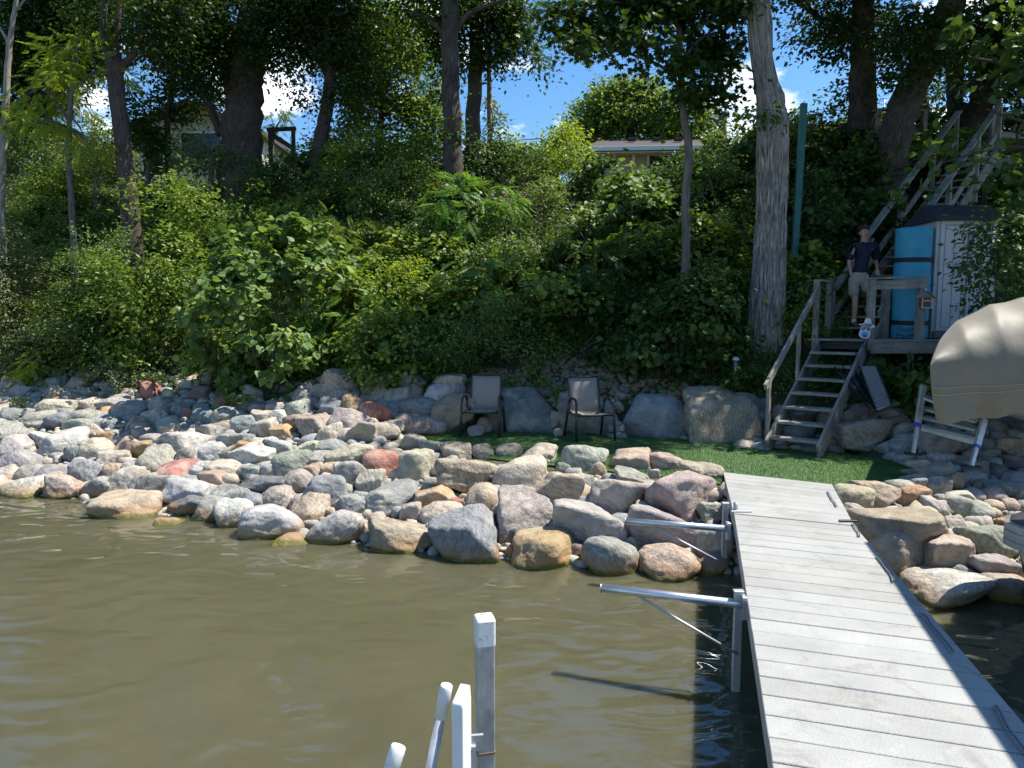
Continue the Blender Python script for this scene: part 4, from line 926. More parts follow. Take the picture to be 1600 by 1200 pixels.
# ------------------------------------------------------------ green pole, path light
pA, pB = atd(1236, 482, 13.2), atd(1256, 162, 13.4)
gp = MB().beam(pA - (pB - pA).normalized() * .8, pB, .115, .08, up=(0, -1, 0)).build('steel_channel_pole', m_plain('green_paint', (.010, .115, .095), .5, 0, .25, 6), None, pA); tag(gp, 'tall leaning dark green steel pole behind the big pale trunk', 'pole')
lb = atd(1149, 622, 11.9); lt = atd(1149, 563, 11.9); wl = empty('path_light', (lb.x, lb.y, lb.z), 'short grey pipe post with a white cap beside the big trunk', 'post')
MB().tube([lb - up(.3), lt], .033, 14).build('pipe', M['alu_matte'], wl)
MB().tube([lt, lt + up(.03), lt + up(.06)], [.058, .056, .03], 14).box(lt + V3((0, -.05, .02)), (.09, .02, .04)).build('cap', M['white_plastic'], wl)

# ------------------------------------------------------------ chairs on the turf
mesh_f = m_plain('sling_mesh', (.27, .235, .20), .7, 0, .12, 60); frm = m_plain('bronze_frame', (.045, .038, .034), .4, .3, .15, 30)
def chair(P, rz, label):
    t = empty('patio_chair', P, label, 'chair', 'sling chairs on the turf')
    t.rotation_euler = (0, 0, rz)
    def add(mb, name, mat, par=t): o = mb.build(name, mat, None, (0, 0, 0)); o.parent = par; o.location = (0, 0, 0); return o
    W, sh, hb, D = .27, .42, .97, .24      # local: faces -Y
    # seat and back as one sling profile swept across
    pr = [(-D - .02, sh + .015), (-.1, sh - .005), (.12, sh - .03), (.20, sh + .02), (.24, sh + .15), (.29, sh + .34), (.335, hb)]
    V = []; Fc = []
    xs = np.linspace(-W + .02, W - .02, 7)
    for (y, z) in pr:
        for x in xs: V.append((x, y, z - .02 * (1 - (x / W) ** 2)))
    for i in range(len(pr) - 1):
        for k in range(6): Fc.append((i*7+k, i*7+k+1, (i+1)*7+k+1, (i+1)*7+k))
    seat_rows = 3
    o1 = add(MB().add(V[:7*4], Fc[:18], None, True), 'seat', mesh_f); o2 = add(MB().add([V[j] for j in range(21, 49)], [tuple(i for i in f) for f in [(a*7+k, a*7+k+1, (a+1)*7+k+1, (a+1)*7+k) for a in range(3) for k in range(6)]], None, True), 'backrest', mesh_f)
    for o in (o1, o2): s_ = o.modifiers.new('s', 'SOLIDIFY'); s_.thickness = .004
    for s in (-1, 1):
        add(MB().tube([(s*(W-.015), y, z) for y, z in pr], .014, 8), 'side_rail', frm)
        # front leg rises and curves back as the arm, then down as rear leg
        arc = [(s*(W+.05), -D-.05, 0), (s*(W+.045), -D-.02, .35), (s*(W+.04), -D+.0, .55), (s*(W+.035), -D+.04, .625), (s*(W+.03), -D+.10, .655), (s*(W+.03), -D+.2, .66), (s*(W+.03), -D+.30, .645), (s*(W+.03), -D+.38, .58), (s*(W+.035), -D+.44, .42), (s*(W+.05), -D+.56, 0)]
        add(MB().tube(arc[:5], [.022]*5, 8), 'leg', frm); add(MB().tube(arc[4:8], [.023]*4, 8), 'armrest', frm); add(MB().tube(arc[7:], [.022]*3, 8), 'leg', frm)
    add(MB().tube([(-W-.03, -D-.0, sh-.02), (W+.03, -D-.0, sh-.02)], .013, 8).tube([(-W-.03, .19, sh-.02), (W+.03, .19, sh-.02)], .013, 8), 'cross_bar', frm)
    add(MB().tube([(-W+.01, .335, hb), (W-.01, .335, hb)], .014, 8), 'top_bar', frm)
    return t
c1 = atd(755, 680, 11.65); c2 = atd(921, 686, 11.3)
chair(V3((c1.x, c1.y, LAWN_Z)), R(-8), 'left sling chair in front of the dark boulder'); chair(V3((c2.x, c2.y, LAWN_Z)), R(14), 'right sling chair in front of the flat blue grey boulder')

# ------------------------------------------------------------ folded loungers leaning by the stairs
fl_ = empty('folded_lounger', at(1375, 640, 1.0), 'folded lounger with a grey fabric panel leaning beside the stairs', 'lounger')
Yf = 10.55
q = [atd(1343, 572, Yf + .35), atd(1369, 572, Yf + .35), atd(1393, 632, Yf), atd(1369, 641, Yf)]
V = [p for p in q] + [p + V3((0, .015, 0)) for p in q]
MB().add(V, [(3, 2, 1, 0), (4, 5, 6, 7), (0, 1, 5, 4), (1, 2, 6, 5), (2, 3, 7, 6), (3, 0, 4, 7)]).build('fabric_panel', m_plain('grey_sling', (.20, .20, .205), .7, 0, .1, 50), fl_)
for a, b_ in ((0, 3), (1, 2)): MB().tube([q[a], q[b_]], .013, 8).build('frame_tube', frm, fl_)
MB().tube([q[3], q[2]], .012, 8).tube([q[3].lerp(q[0], .2), q[2].lerp(q[1], .2)], .008, 6).build('cross_bar', M['alu_matte'], fl_)
blk = m_plain('black_tube', (.018, .018, .022), .35, .3, .2, 40)
for i, ((ax, ay), (bx_, by_)) in enumerate((((1303, 573), (1360, 640)), ((1315, 566), (1371, 645)))):
    f_ = empty('folded_chair', atd(bx_, by_, Yf), ('front' if i == 0 else 'rear') + ' one of the black folded chairs leaning on the stair side', 'folding chair', 'black folded chairs by the stairs')
    A, B_ = atd(ax, ay, Yf + .3 + .12 * i), atd(bx_, by_, Yf - .05 + .1 * i); off = V3((.13, .12, .08))
    MB().tube([A, B_], .012, 8).build('leg', blk, f_); MB().tube([A + off, B_ + off * .5], .012, 8).build('leg', blk, f_)
    MB().tube([A.lerp(B_, .1), (A + off * 2.1).lerp(B_, .85)], .011, 8).build('leg', blk, f_)
    for t in (.15, .38, .6, .82): MB().tube([A.lerp(B_, t), A.lerp(B_, t) + off], .009, 6).build('cross_bar', blk, f_)
    pa_ = [A.lerp(B_, .25), A.lerp(B_, .25) + off, A.lerp(B_, .75) + off * .8, A.lerp(B_, .75)]
    MB().add([p + V3((0, .02, 0)) for p in pa_] + [p + V3((0, .03, 0)) for p in pa_], [(0, 1, 2, 3), (7, 6, 5, 4), (0, 4, 5, 1), (1, 5, 6, 2), (2, 6, 7, 3), (3, 7, 4, 0)]).build('seat', blk, f_)

# ------------------------------------------------------------ metal dock steps standing on the stones
ms = empty('metal_steps', at(1470, 715, .8), 'aluminium step section with slats and two footed legs on the stones', 'steps')
La, Lb = atd(1443, 602, 9.35), atd(1427, 708, 9.1); Ra, Rb = atd(1538, 655, 8.75), atd(1518, 728, 8.5)
for a, b_ in ((La, Lb), (Ra, Rb)):
    lg = MB().beam(a, a.lerp(b_, .62), .075, .05, up=(0, -1, 0)).beam(a.lerp(b_, .55), b_, .045, .038, up=(0, -1, 0)).build('leg', M['alu_post'], ms)
    MB().box(b_ + up(-.01), (.20, .14, .02), R(-20)).build('foot_plate', M['black_metal'], lg)
    MB().beam(a.lerp(b_, .56), a.lerp(b_, .62), .082, .056, up=(0, -1, 0)).build('blue_label', m_plain('blue_decal', (.03, .07, .38), .5), lg)
for (y0, y1) in ((620, 653), (638, 658), (652, 671), (665, 684)):
    a, b_ = atd(1443, y0, 9.32), atd(1526, y1, 8.74); MB().beam(a, b_, .09, .035, up=(0, -.5, 1)).build('slat', M['alu_matte'], ms)
MB().beam(atd(1441, 668, 9.33), atd(1524, 690, 8.76), .03, .09).build('side_rail', M['alu_matte'], ms)

# ------------------------------------------------------------ tan canvas boat cover
def canopy_mesh(label):
    x0, x1, x2, yc, Dm, Z1 = 4.93, 6.45, 10.5, 9.5, 1.15, 2.0
    t = empty('boat_cover', (x0 + 1, yc, 0), label, 'boat cover')
    nx, ns_ = 90, 56; V = []; 
    xs = np.concatenate([x0 + (x1 - x0) * (np.linspace(0, 1, 60) ** 1.8), np.linspace(x1, x2, 31)[1:]])
    for i, x in enumerate(xs):
        u = min(1, (x - x0) / (x1 - x0)); H = .84 * math.sqrt(max(0, 1 - (1 - u) ** 2.1)); D = Dm
        for j in range(ns_ + 1):
            s = j / ns_
            if s < .3:      # skirt and upright front wall
                v = s / .3; z = 1.34 + (Z1 - 1.34) * v; yo = -D
                fold = .05 * math.sin(x * 7 + v * 2) * (1 - v) + .02 * math.sin(x * 17 + 1) * (1 - v) ** 2
                yo += fold + .10 * (1 - v) ** 1.5 * (1 + .4 * math.sin(x * 3.1)); z += .05 * math.sin(x * 4.4 + .5) * (1 - v) ** 2 - .03 * math.sin(x * 9) * (1 - v) ** 2
                if v > .5: yo -= .012 * math.exp(-((v - .62) / .05) ** 2)
            else:
                th = (s - .3) / .7 * math.pi; c_ = math.cos(th); s__ = math.sin(th)
                yo = -D * (abs(c_) ** .8) * (1 if c_ > 0 else -1); z = Z1 + H * s__ ** .85
                rib = .5 - .5 * math.cos(2 * math.pi * (((x + .25 * s__) / .42) % 1)); sag = (rib ** .5) * .030 * min(1, 3 * s__) * (1 if th < 2.6 else .3)
                z -= sag; yo += sag * .6 * (1 if c_ > 0 else -1)
            if s < .3: x_ = x + .10 * (1 - s / .3) ** 1.5 * math.exp(-(x - x0) / .25)
            else: x_ = x
            V.append((x_ + .62 * (yo + Dm), yc + yo, z))
    n1_ = ns_ + 1; Fc = [(i*n1_+j, (i+1)*n1_+j, (i+1)*n1_+j+1, i*n1_+j+1) for i in range(len(xs) - 1) for j in range(ns_)]
    m, n, l, b, o = mat_new('tan_canvas'); gm = n.new('ShaderNodeNewGeometry'); tt = noise(n, l, gm.outputs['Position'], 2.5, 6, .6)
    r = ramp(n, [(.3, (.175, .158, .122)), (.7, (.215, .194, .150))]); l(tt.outputs['Fac'], r.inputs[0]); l(r.outputs[0], b.inputs['Base Color']); b.inputs['Roughness'].default_value = .62; b.inputs['Sheen Weight'].default_value = .1
    t2 = noise(n, l, mapped(n, l, gm.outputs['Position'], (1, 1, .6)), 5, 3); bump(n, l, t2.outputs['Fac'], .4, .02, b)
    MB().add(V, Fc, None, True).build('canvas', m, t)
    # seams: two stitched lines on the front wall
    for v in (.62, .50):
        pts_ = []
        for i in range(3, len(xs), 2): j = int(round(v * .3 * ns_)); p = V[i * n1_ + j]; pts_.append((p[0], p[1] - .006, p[2] + .012 * math.sin(xs[i] * 2.3)))
        MB().tube(pts_, .0035, 4).build('seam', m_plain('pale_thread', (.5, .46, .37), .8), t)
    # lift frame below, boat hull bottom
    hb_ = MB(); hs_ = []
    for i, x in enumerate(np.linspace(x0 + .5, x2, 14)):
        wv = min(1, (x - x0 - .4) / 1.6) ** .6; x = x + .6
        for (yy, zz) in ((-.85, 1.55), (-.7, 1.15), (-.2, 1.0), (.2, 1.0), (.7, 1.15), (.85, 1.55)): hs_.append((x, yc + yy * wv, 1.6 - (1.6 - zz) * wv))
    hb_.add(hs_, [(i*6+j, (i+1)*6+j, (i+1)*6+j+1, i*6+j+1) for i in range(13) for j in range(5)], None, True)
    hb_.build('hull', m_plain('white_hull', (.5, .52, .55), .3), t)
    return t
canopy_mesh('large tan canvas boat cover with ribbed top standing beside the shed')

# boat with a dark deck, only its corner in the picture, under a lift canopy beyond the right edge
bY = 5.9; k0 = atd(1552, 808, 5.95)
boat = empty('moored_boat', (5.2, 4.6, 0), 'corner of a moored boat with dark deck and silver side rails', 'boat')
cx0 = k0.x; zt_ = k0.z
def bprof(off, z):   # plan outline of the front, rounded corner, sides run towards the camera
    pts_ = [(cx0 + 2.3, 6.55 - off), (cx0 + 1.2, 6.45 - off), (cx0 + .5, 6.22 - off), (cx0 + .16 + off * .3, 6.02 - off), (cx0 + .03 + off, 5.86 - off * .4), (cx0 + .02 + off, 5.70), (cx0 + .08 + off, 5.45), (cx0 + .22 + off, 4.9), (cx0 + .35 + off, 4.2), (cx0 + .4 + off, 2.0), (cx0 + .4 + off, -1.0), (cx0 + 2.3, -1.0)]
    return [V3((a, b_, z)) for a, b_ in pts_]
def loft(levels, name, mat, cap=True, smooth=False):
    V = []; n_ = 12
    for off, z in levels: V += bprof(off, z)
    Fc = [(i*n_+j, i*n_+(j+1) % n_, (i+1)*n_+(j+1) % n_, (i+1)*n_+j) for i in range(len(levels) - 1) for j in range(n_)]
    if cap: Fc += [tuple(range((len(levels)-1)*n_, len(levels)*n_))]
    return MB().add(V, Fc, None, smooth).build(name, mat, boat)
slv = m_plain('silver_rail', (.42, .44, .44), .35, .6, .1, 10)
loft([(.0, zt_ - .20), (.0, zt_ - .15), (.012, zt_ - .145), (.012, zt_ - .125), (.0, zt_ - .12), (.0, zt_ - .075), (.012, zt_ - .07), (.012, zt_ - .05), (.0, zt_ - .045), (.0, zt_ - .01), (.03, zt_)], 'rub_rail', slv)
loft([(.035, zt_ - .02), (.04, zt_ + .012), (.07, zt_ + .016)], 'deck', m_plain('black_deck', (.018, .021, .028), .45, 0, .2, 30))
loft([(.26, .08), (.20, .3), (.10, zt_ - .20)], 'hull', m_plain('dark_hull', (.05, .06, .07), .25, .2, .1, 8))
for i in range(3):
    p = V3((cx0 + .48 + .16 * i, 5.62 - .07 * i, zt_ + .02)); MB().tube([p, p + V3((.07, -.03, .045))], .007, 6).tube([p + V3((.02, -.0, .03)), p + V3((.13, -.05, .05))], .008, 6).build('rail_stub', M['alu'], boat)
# canopy over that boat, outside the picture but shading the dock
s_pts = [at(1350, 847, DZ), at(1389, 900, DZ), at(1440, 980, DZ), at(1567, 1170, DZ)]
Hc = 3.0; edge = [p + SUN * (Hc / SUN.z) for p in s_pts]
edge.append(edge[-1] + (edge[-1] - edge[-2]) * .9)
lc = empty('lift_canopy', (edge[0].x + 1.4, edge[1].y, 0), 'tan canopy over the boat lift right of the dock', 'canopy')
V = []; 
for i, e in enumerate(edge):
    for j in range(9): a = j / 8; V.append((e.x + 2.9 * a, e.y + (.0), e.z + .55 * math.sin(math.pi * a)))
for i, e in enumerate(edge):
    pass
MB().add(V, [(i*9+j, i*9+j+1, (i+1)*9+j+1, (i+1)*9+j) for i in range(len(edge)-1) for j in range(8)], None, True).build('canvas', m_plain('canopy_canvas', (.40, .36, .29), .7), lc)
for e in (edge[0], edge[-2]):
    for dx in (.05, 2.85): MB().beam(V3((e.x + dx, e.y - .05, -1)), V3((e.x + dx, e.y - .05, e.z - .02)), .08, .08).build('post', M['alu_matte'], lc)
# ------------------------------------------------------------ houses on the bluff
def m_siding(name, c): 
    m, n, l, b, o = mat_new(name); gm = n.new('ShaderNodeNewGeometry'); sx = n.new('ShaderNodeSeparateXYZ'); l(gm.outputs['Position'], sx.inputs[0])
    w_ = n.new('ShaderNodeMath'); w_.operation = 'FRACT'; mu = n.new('ShaderNodeMath'); mu.operation = 'MULTIPLY'; mu.inputs[1].default_value = 6.5; l(sx.outputs['Z'], mu.inputs[0]); l(mu.outputs[0], w_.inputs[0])
    r = ramp(n, [(.0, tuple(v * .45 for v in c)), (.12, c), (1, tuple(v * .93 for v in c))]); l(w_.outputs[0], r.inputs[0]); l(r.outputs[0], b.inputs['Base Color']); b.inputs['Roughness'].default_value = .7
    bump(n, l, w_.outputs[0], .6, .02, b); return m
def gable_house(name, xl, xr, y, zb, ze, zr, label, wall, roofc, wins, dep=7.0, over=.35, eave_front=False):
    t = empty(name, ((xl + xr) / 2, y + dep / 2, zb), label, 'house'); xm = (xl + xr) / 2
    V = [(xl, y, zb), (xr, y, zb), (xr, y, ze), (xm, y, zr), (xl, y, ze)] + [(xl, y + dep, zb), (xr, y + dep, zb), (xr, y + dep, ze), (xm, y + dep, zr), (xl, y + dep, ze)]
    MB().add(V, [(0, 1, 2, 3, 4), (9, 8, 7, 6, 5), (1, 6, 7, 2), (5, 0, 4, 9)]).build('wall', wall, t)
    sl_ = (zr - ze) / (xm - xl)
    for s in (-1, 1):
        a = V3((xm, y - over, zr + .10)); b_ = V3((xm + s * (xm - xl + over), y - over, ze - over * sl_ + .10)); yd = V3((0, dep + 2 * over, 0)); th = up(-.16)
        MB().add([a, b_, b_ + yd, a + yd, a + th, b_ + th, b_ + yd + th, a + yd + th], [(0, 1, 2, 3), (7, 6, 5, 4), (0, 4, 5, 1), (1, 5, 6, 2), (2, 6, 7, 3), (3, 7, 4, 0)] if s < 0 else [(3, 2, 1, 0), (4, 5, 6, 7), (1, 5, 4, 0), (2, 6, 5, 1), (3, 7, 6, 2), (0, 4, 7, 3)]).build('roof', roofc, t)
        MB().beam(a + V3((0, -.02, -.08)), b_ + V3((0, -.02, -.08)), .03, .2).build('barge_board', m_plain('brown_trim', (.16, .085, .06), .7), t)
    for (wx, wz, ww, wh_) in wins:
        w_ = MB().box((wx, y - .02, wz), (ww + .16, .06, wh_ + .16)).build('window', m_plain('window_trim', (.62, .6, .56), .5), t); MB().box((wx, y - .055, wz), (ww, .02, wh_)).build('pane', glass, w_)
    return t
def glass_m():
    m, n, l, b, o = mat_new('dark_glass'); b.inputs['Base Color'].default_value = (.03, .035, .04, 1); b.inputs['Roughness'].default_value = .05; return m
glass = glass_m()
shg = m_plain('dark_shingles', (.06, .05, .048), .9, 0, .3, 18, .01)
hY = 30
a = atd(196, 205, hY); b_ = atd(402, 205, hY); rg = atd(300, 163, hY)
gable_house('gabled_house', a.x, b_.x, hY, 6.5, a.z, rg.z, 'cream sided house with a brown gable behind the big twin trunk', m_siding('cream_siding', (.50, .47, .38)), shg, [((a.x + b_.x) / 2 + .4, a.z - .6, 1.6, 1.0), ((a.x + b_.x) / 2 - 1.6, a.z - 1.2, .8, 1.2)])
a = atd(-60, 235, 33); b_ = atd(185, 235, 33); rg = atd(70, 188, 33)
gable_house('cottage', a.x, b_.x, 33, 6, a.z, rg.z, 'red brown cottage with a white window at the far left', m_siding('red_siding', (.20, .085, .065)), m_plain('brown_shingles', (.13, .10, .09), .9, 0, .3, 18), [(atd(27, 0, 33).x, a.z - .75, 1.0, 1.3)])
# low garage with a gutter
gY = 27; a = atd(928, 240, gY); b_ = atd(1130, 240, gY); gz = atd(0, 236, gY).z
ga = empty('garage', ((a.x + b_.x) / 2, gY + 3, 6.5), 'low tan building with a white gutter and a dark roof behind the vines', 'garage')
MB().add([(a.x, gY, 6), (b_.x, gY, 6), (b_.x, gY, gz), (a.x, gY, gz), (a.x, gY + 6, 6), (b_.x, gY + 6, 6), (b_.x, gY + 6, gz), (a.x, gY + 6, gz)], [(0, 1, 2, 3), (1, 5, 6, 2), (4, 0, 3, 7), (5, 4, 7, 6)]).build('wall', m_plain('tan_stucco', (.42, .33, .25), .85), ga)
rz_ = gz + .05
MB().add([(a.x - .25, gY - .45, rz_), (b_.x + .3, gY - .45, rz_), (b_.x - .3, gY + 2.6, rz_ + 1.0), (a.x + .5, gY + 2.6, rz_ + 1.0), (a.x - .25, gY - .45, rz_ - .05), (b_.x + .3, gY - .45, rz_ - .05), (b_.x + .3, gY + 6, rz_), (a.x - .25, gY + 6, rz_)], [(0, 1, 2, 3), (4, 5, 1, 0), (3, 2, 6, 7), (0, 3, 7), (1, 6, 2), (5, 4, 7, 6)]).build('roof', shg, ga)
MB().beam((a.x - .35, gY - .52, rz_ - .10), (b_.x + .35, gY - .52, rz_ - .02), .13, .15).build('gutter', M['white_plastic'], ga)
MB().beam((a.x - .2, gY - .3, rz_ - .22), (b_.x + .3, gY - .3, rz_ - .16), .45, .04).build('soffit', m_plain('cream_soffit', (.55, .5, .42), .7), ga)
for px in (938, 990): q = atd(px, 240, gY - .08); MB().box((q.x, gY - .06, gz - .55), (.09, .07, 1.1)).build('downspout', M['white_plastic'], ga)
w_ = MB().box((atd(1045, 0, gY).x, gY - .03, gz - .45), (1.4, .06, .7)).build('window', m_plain('trim2', (.6, .58, .53), .5), ga); MB().box((atd(1045, 0, gY).x, gY - .065, gz - .45), (1.22, .02, .52)).build('pane', glass, w_)
for px in (985, 1023, 1057): q = atd(px, 224, gY + 1.5); MB().box((q.x, gY + 1.2, rz_ + .66), (.28, .2, .12)).build('roof_vent', shg, ga)
# cabin behind the stairs
a = atd(1462, 236, 26); b_ = atd(1560, 236, 26); rg = atd(1500, 205, 26)
gable_house('cabin', a.x, b_.x, 26, 6, a.z, rg.z, 'small red brown cabin gable seen between the stair rails', m_siding('rust_siding', (.16, .06, .045)), m_plain('cabin_roof', (.12, .11, .10), .9), [], 4)
# small railing on the crest and an antenna
r0 = atd(422, 203, 21.5); r1 = atd(458, 203, 21.5); zb_ = atd(0, 232, 21.5).z - .5
cr2 = empty('crest_railing', (r0.x, r0.y, zb_), 'short dark wooden stair railing against the sky on the crest', 'railing')
for x, z in ((r0.x, r0.z), (r1.x, r1.z + .03)): MB().beam((x, 21.5, zb_), (x, 21.5, z), .10, .10).build('rail_post', M['wood_dark'], cr2)
MB().beam((r0.x - .08, 21.5, r0.z), (r1.x + .08, 21.5, r0.z + .04), .12, .10).build('handrail', M['wood_dark'], cr2); MB().beam((r0.x, 21.45, r0.z - .1), (r1.x, 21.45, r0.z - .55), .04, .14).build('sloping_rail', M['wood_dark'], cr2)
q = atd(1381, 190, 29); qt = atd(1382, 153, 29); an = empty('antenna', q, 'thin rooftop television antenna against the sky', 'antenna')
MB().tube([q - up(1.5), qt], .02, 6).build('mast', M['alu_matte'], an)
for i in range(4): z = qt.z - .12 - .14 * i; MB().tube([(qt.x - .22 + .02 * i, 29, z), (qt.x + .22 - .02 * i, 29, z)], .012, 5).build('element', M['alu_matte'], an)
# ------------------------------------------------------------ the person coming down the stairs
def skinned(name, nodes, edges, mat, parent, root=0, sub=2, scale=None):
    me = bpy.data.meshes.new(name); me.from_pydata([n_[0] for n_ in nodes], edges, []); o = bpy.data.objects.new(name, me); C.objects.link(o)
    md = o.modifiers.new('skin', 'SKIN'); md.use_smooth_shade = True
    sv = me.skin_vertices[0].data
    for i, n_ in enumerate(nodes):
        r_ = n_[1]; sv[i].radius = r_ if isinstance(r_, tuple) else (r_, r_); sv[i].use_root = (i == root)
    s_ = o.modifiers.new('sub', 'SUBSURF'); s_.levels = sub; s_.render_levels = sub
    bpy.context.view_layer.update(); dg_ = bpy.context.evaluated_depsgraph_get(); m2 = bpy.data.meshes.new_from_object(o.evaluated_get(dg_)); bpy.data.objects.remove(o)
    m2.name = name; m2.materials.clear(); m2.materials.append(mat)
    m2.polygons.foreach_set('use_smooth', [True] * len(m2.polygons))
    return ob(name, m2, parent)
tr1 = P2 + d2 * (RUN2 * .5) + s2 * (W2 * .42) + up(RISE2 + .02)
pz = tr1.z; px0 = atd(1338, 490, tr1.y).x
per = empty('person', (px0, tr1.y - .03, pz), 'person in a navy polo shirt and khaki shorts walking down the wooden stairs', 'person')
skin = m_plain('skin', (.42, .25, .18), .55, 0, .05, 20)
# body: pelvis root, legs, trunk, neck, head core, arms with hands
N = [((.02, .05, .93), (.07, .05)), ((.05, .04, 1.10), (.08, .06)), ((.08, .03, 1.28), (.07, .05)), ((.08, .03, 1.42), (.05, .045)), ((.07, .015, 1.485), (.052, .052)), ((.06, -.005, 1.55), (.060, .07)), ((.05, -.02, 1.625), (.074, .090)), ((.05, -.015, 1.69), (.055, .068)),
     ((-.07, .04, .84), (.06, .06)), ((-.06, -.02, .50), (.056, .056)), ((-.045, .0, .30), (.052, .050)), ((-.035, .03, .09), (.034, .036)), ((-.035, -.02, .05), (.036, .030)),
     ((.11, .04, .84), (.06, .06)), ((.17, -.06, .58), (.057, .057)), ((.24, .10, .46), (.052, .050)), ((.29, .24, .30), (.034, .036)), ((.29, .18, .26), (.036, .030)),
     ((-.08, .03, 1.37), (.032, .032)), ((-.14, .09, 1.13), (.040, .040)), ((-.115, .08, .98), (.030, .026)), ((-.105, .06, .90), (.020, .030)),
     ((.25, .03, 1.37), (.032, .032)), ((.335, .10, 1.13), (.040, .040)), ((.31, .0, 1.01), (.030, .026)), ((.30, -.05, .955), (.020, .030))]
E_ = [(0, 1), (1, 2), (2, 3), (3, 4), (4, 5), (5, 6), (6, 7), (0, 8), (8, 9), (9, 10), (10, 11), (11, 12), (0, 13), (13, 14), (14, 15), (15, 16), (16, 17), (3, 18), (18, 19), (19, 20), (20, 21), (3, 22), (22, 23), (23, 24), (24, 25)]
def fingers(wi, base, dirv, side):
    d = Vector(dirv).normalized(); s = Vector(side).normalized()
    for k, (off, ln) in enumerate(((-.030, .062), (-.010, .074), (.010, .070), (.030, .055))):
        a = Vector(base) + s * off * .8 + d * .03; b_ = a + d * ln * .55; c_ = b_ + (d * .8 + Vector((0, -.5, -.1))).normalized() * ln * .45
        i = len(N); N.extend([(tuple(a), (.009, .009)), (tuple(b_), (.0085, .0085)), (tuple(c_), (.007, .007))]); E_.extend([(wi, i), (i, i + 1), (i + 1, i + 2)])
    a = Vector(base) - s * .034 + d * .0; b_ = a - s * .022 + d * .035; i = len(N); N.extend([(tuple(a), (.011, .011)), (tuple(b_), (.009, .009))]); E_.extend([(wi, i), (i, i + 1)])
fingers(21, (-.105, .06, .90), (.05, -.1, -1), (0, 1, 0)); fingers(25, (.30, -.05, .955), (-.15, -.5, -.8), (1, 0, .2))
skinned('body', N, E_, skin, per)
navy = m_plain('navy_knit', (.010, .012, .030), .85, 0, .15, 30, .003); khaki = m_plain('khaki_cloth', (.30, .265, .21), .85, 0, .12, 25, .003)
skinned('polo_shirt', [((.03, .045, .87), (.155, .125)), ((.05, .04, 1.05), (.145, .115)), ((.08, .03, 1.26), (.175, .125)), ((.08, .03, 1.39), (.125, .100)), ((.075, .022, 1.455), (.064, .062)), ((-.095, .03, 1.385), (.082, .088)), ((-.125, .06, 1.25), (.080, .084)), ((-.137, .085, 1.15), (.076, .080)), ((.265, .03, 1.385), (.082, .088)), ((.31, .065, 1.25), (.080, .084)), ((.334, .095, 1.15), (.076, .080))],
        [(0, 1), (1, 2), (2, 3), (3, 4), (3, 5), (5, 6), (6, 7), (3, 8), (8, 9), (9, 10)], navy, per)
skinned('shorts', [((.025, .05, .98), (.135, .108)), ((.02, .05, .86), (.150, .125)), ((-.075, .035, .78), (.098, .102)), ((-.072, .0, .50), (.094, .092)), ((.12, .02, .78), (.098, .102)), ((.168, -.045, .58), (.094, .092))], [(0, 1), (1, 2), (2, 3), (1, 4), (4, 5)], khaki, per)
shoe = m_plain('brown_shoe', (.13, .10, .075), .7, 0, .2, 30); sock = m_plain('white_sock', (.55, .55, .54), .8)
for s, (ax, ay, az) in (('l', (-.035, .03, 0)), ('r', (.29, .24, .20))):
    skinned('shoe', [((ax, ay + .03, az + .05), (.042, .045)), ((ax - .01, ay - .06, az + .045), (.043, .040)), ((ax - .02, ay - .16, az + .032), (.042, .028))], [(0, 1), (1, 2)], shoe, per)
    MB().tube([(ax, ay + .0, az + .07), (ax, ay, az + .15)], .041, 12, False).build('sock', sock, per, (0, 0, 0))
hair_m = m_plain('brown_hair', (.045, .020, .012), .7, 0, .4, 90, .004)
mb = MB(); 
for k in range(46):
    a = random.uniform(0, 6.28); t = random.uniform(0, 1); z = 1.665 + .07 * math.sin(t * 1.5); r0 = .082 * math.cos(t * 1.35) + .004; yb = .012
    if math.sin(a) < -.3 and z < 1.69: z += .03
    mb.sphere((.05 + r0 * math.cos(a), yb + r0 * math.sin(a), z), (.026, .026, .022), 8, 6)
mb.sphere((.05, .012, 1.675), (.083, .092, .068), 20, 14)
hm = mb.build('hair', hair_m, per, (0, 0, 0))
fc = m_plain('eye_dark', (.02, .015, .012), .3); lip = m_plain('lips', (.30, .12, .10), .5)
for s in (-1, 1):
    MB().sphere((.05 + s * .030, -.098, 1.612), (.011, .006, .005), 8, 6).build('eye', fc, per, (0, 0, 0)); MB().beam((.05 + s * .014, -.105, 1.634), (.05 + s * .046, -.100, 1.634), .006, .006).build('eyebrow', hair_m, per, (0, 0, 0))
    MB().sphere((.05 + s * .076, -.012, 1.60), (.010, .018, .030), 8, 8).build('ear', skin, per, (0, 0, 0))
MB().sphere((.05, -.112, 1.592), (.013, .018, .024), 10, 8).build('nose', skin, per, (0, 0, 0)); MB().sphere((.052, -.100, 1.558), (.024, .008, .006), 10, 6).build('mouth', lip, per, (0, 0, 0))
MB().beam((.0, -.068, 1.452), (.072, -.095, 1.40), .03, .014).beam((.15, -.068, 1.452), (.078, -.095, 1.40), .03, .014).build('collar', navy, per, (0, 0, 0))
MB().box((.145, -.118, 1.33), (.018, .006, .012)).build('chest_emblem', m_plain('grey_thread', (.35, .36, .4), .7), per, (0, 0, 0))
MB().box((.105, -.090, .86), (.022, .02, .075)).build('clip', m_plain('silver_clip', (.45, .46, .47), .4, .5), per, (0, 0, 0))
for ch in per.children: ch.location = (0, 0, 0)
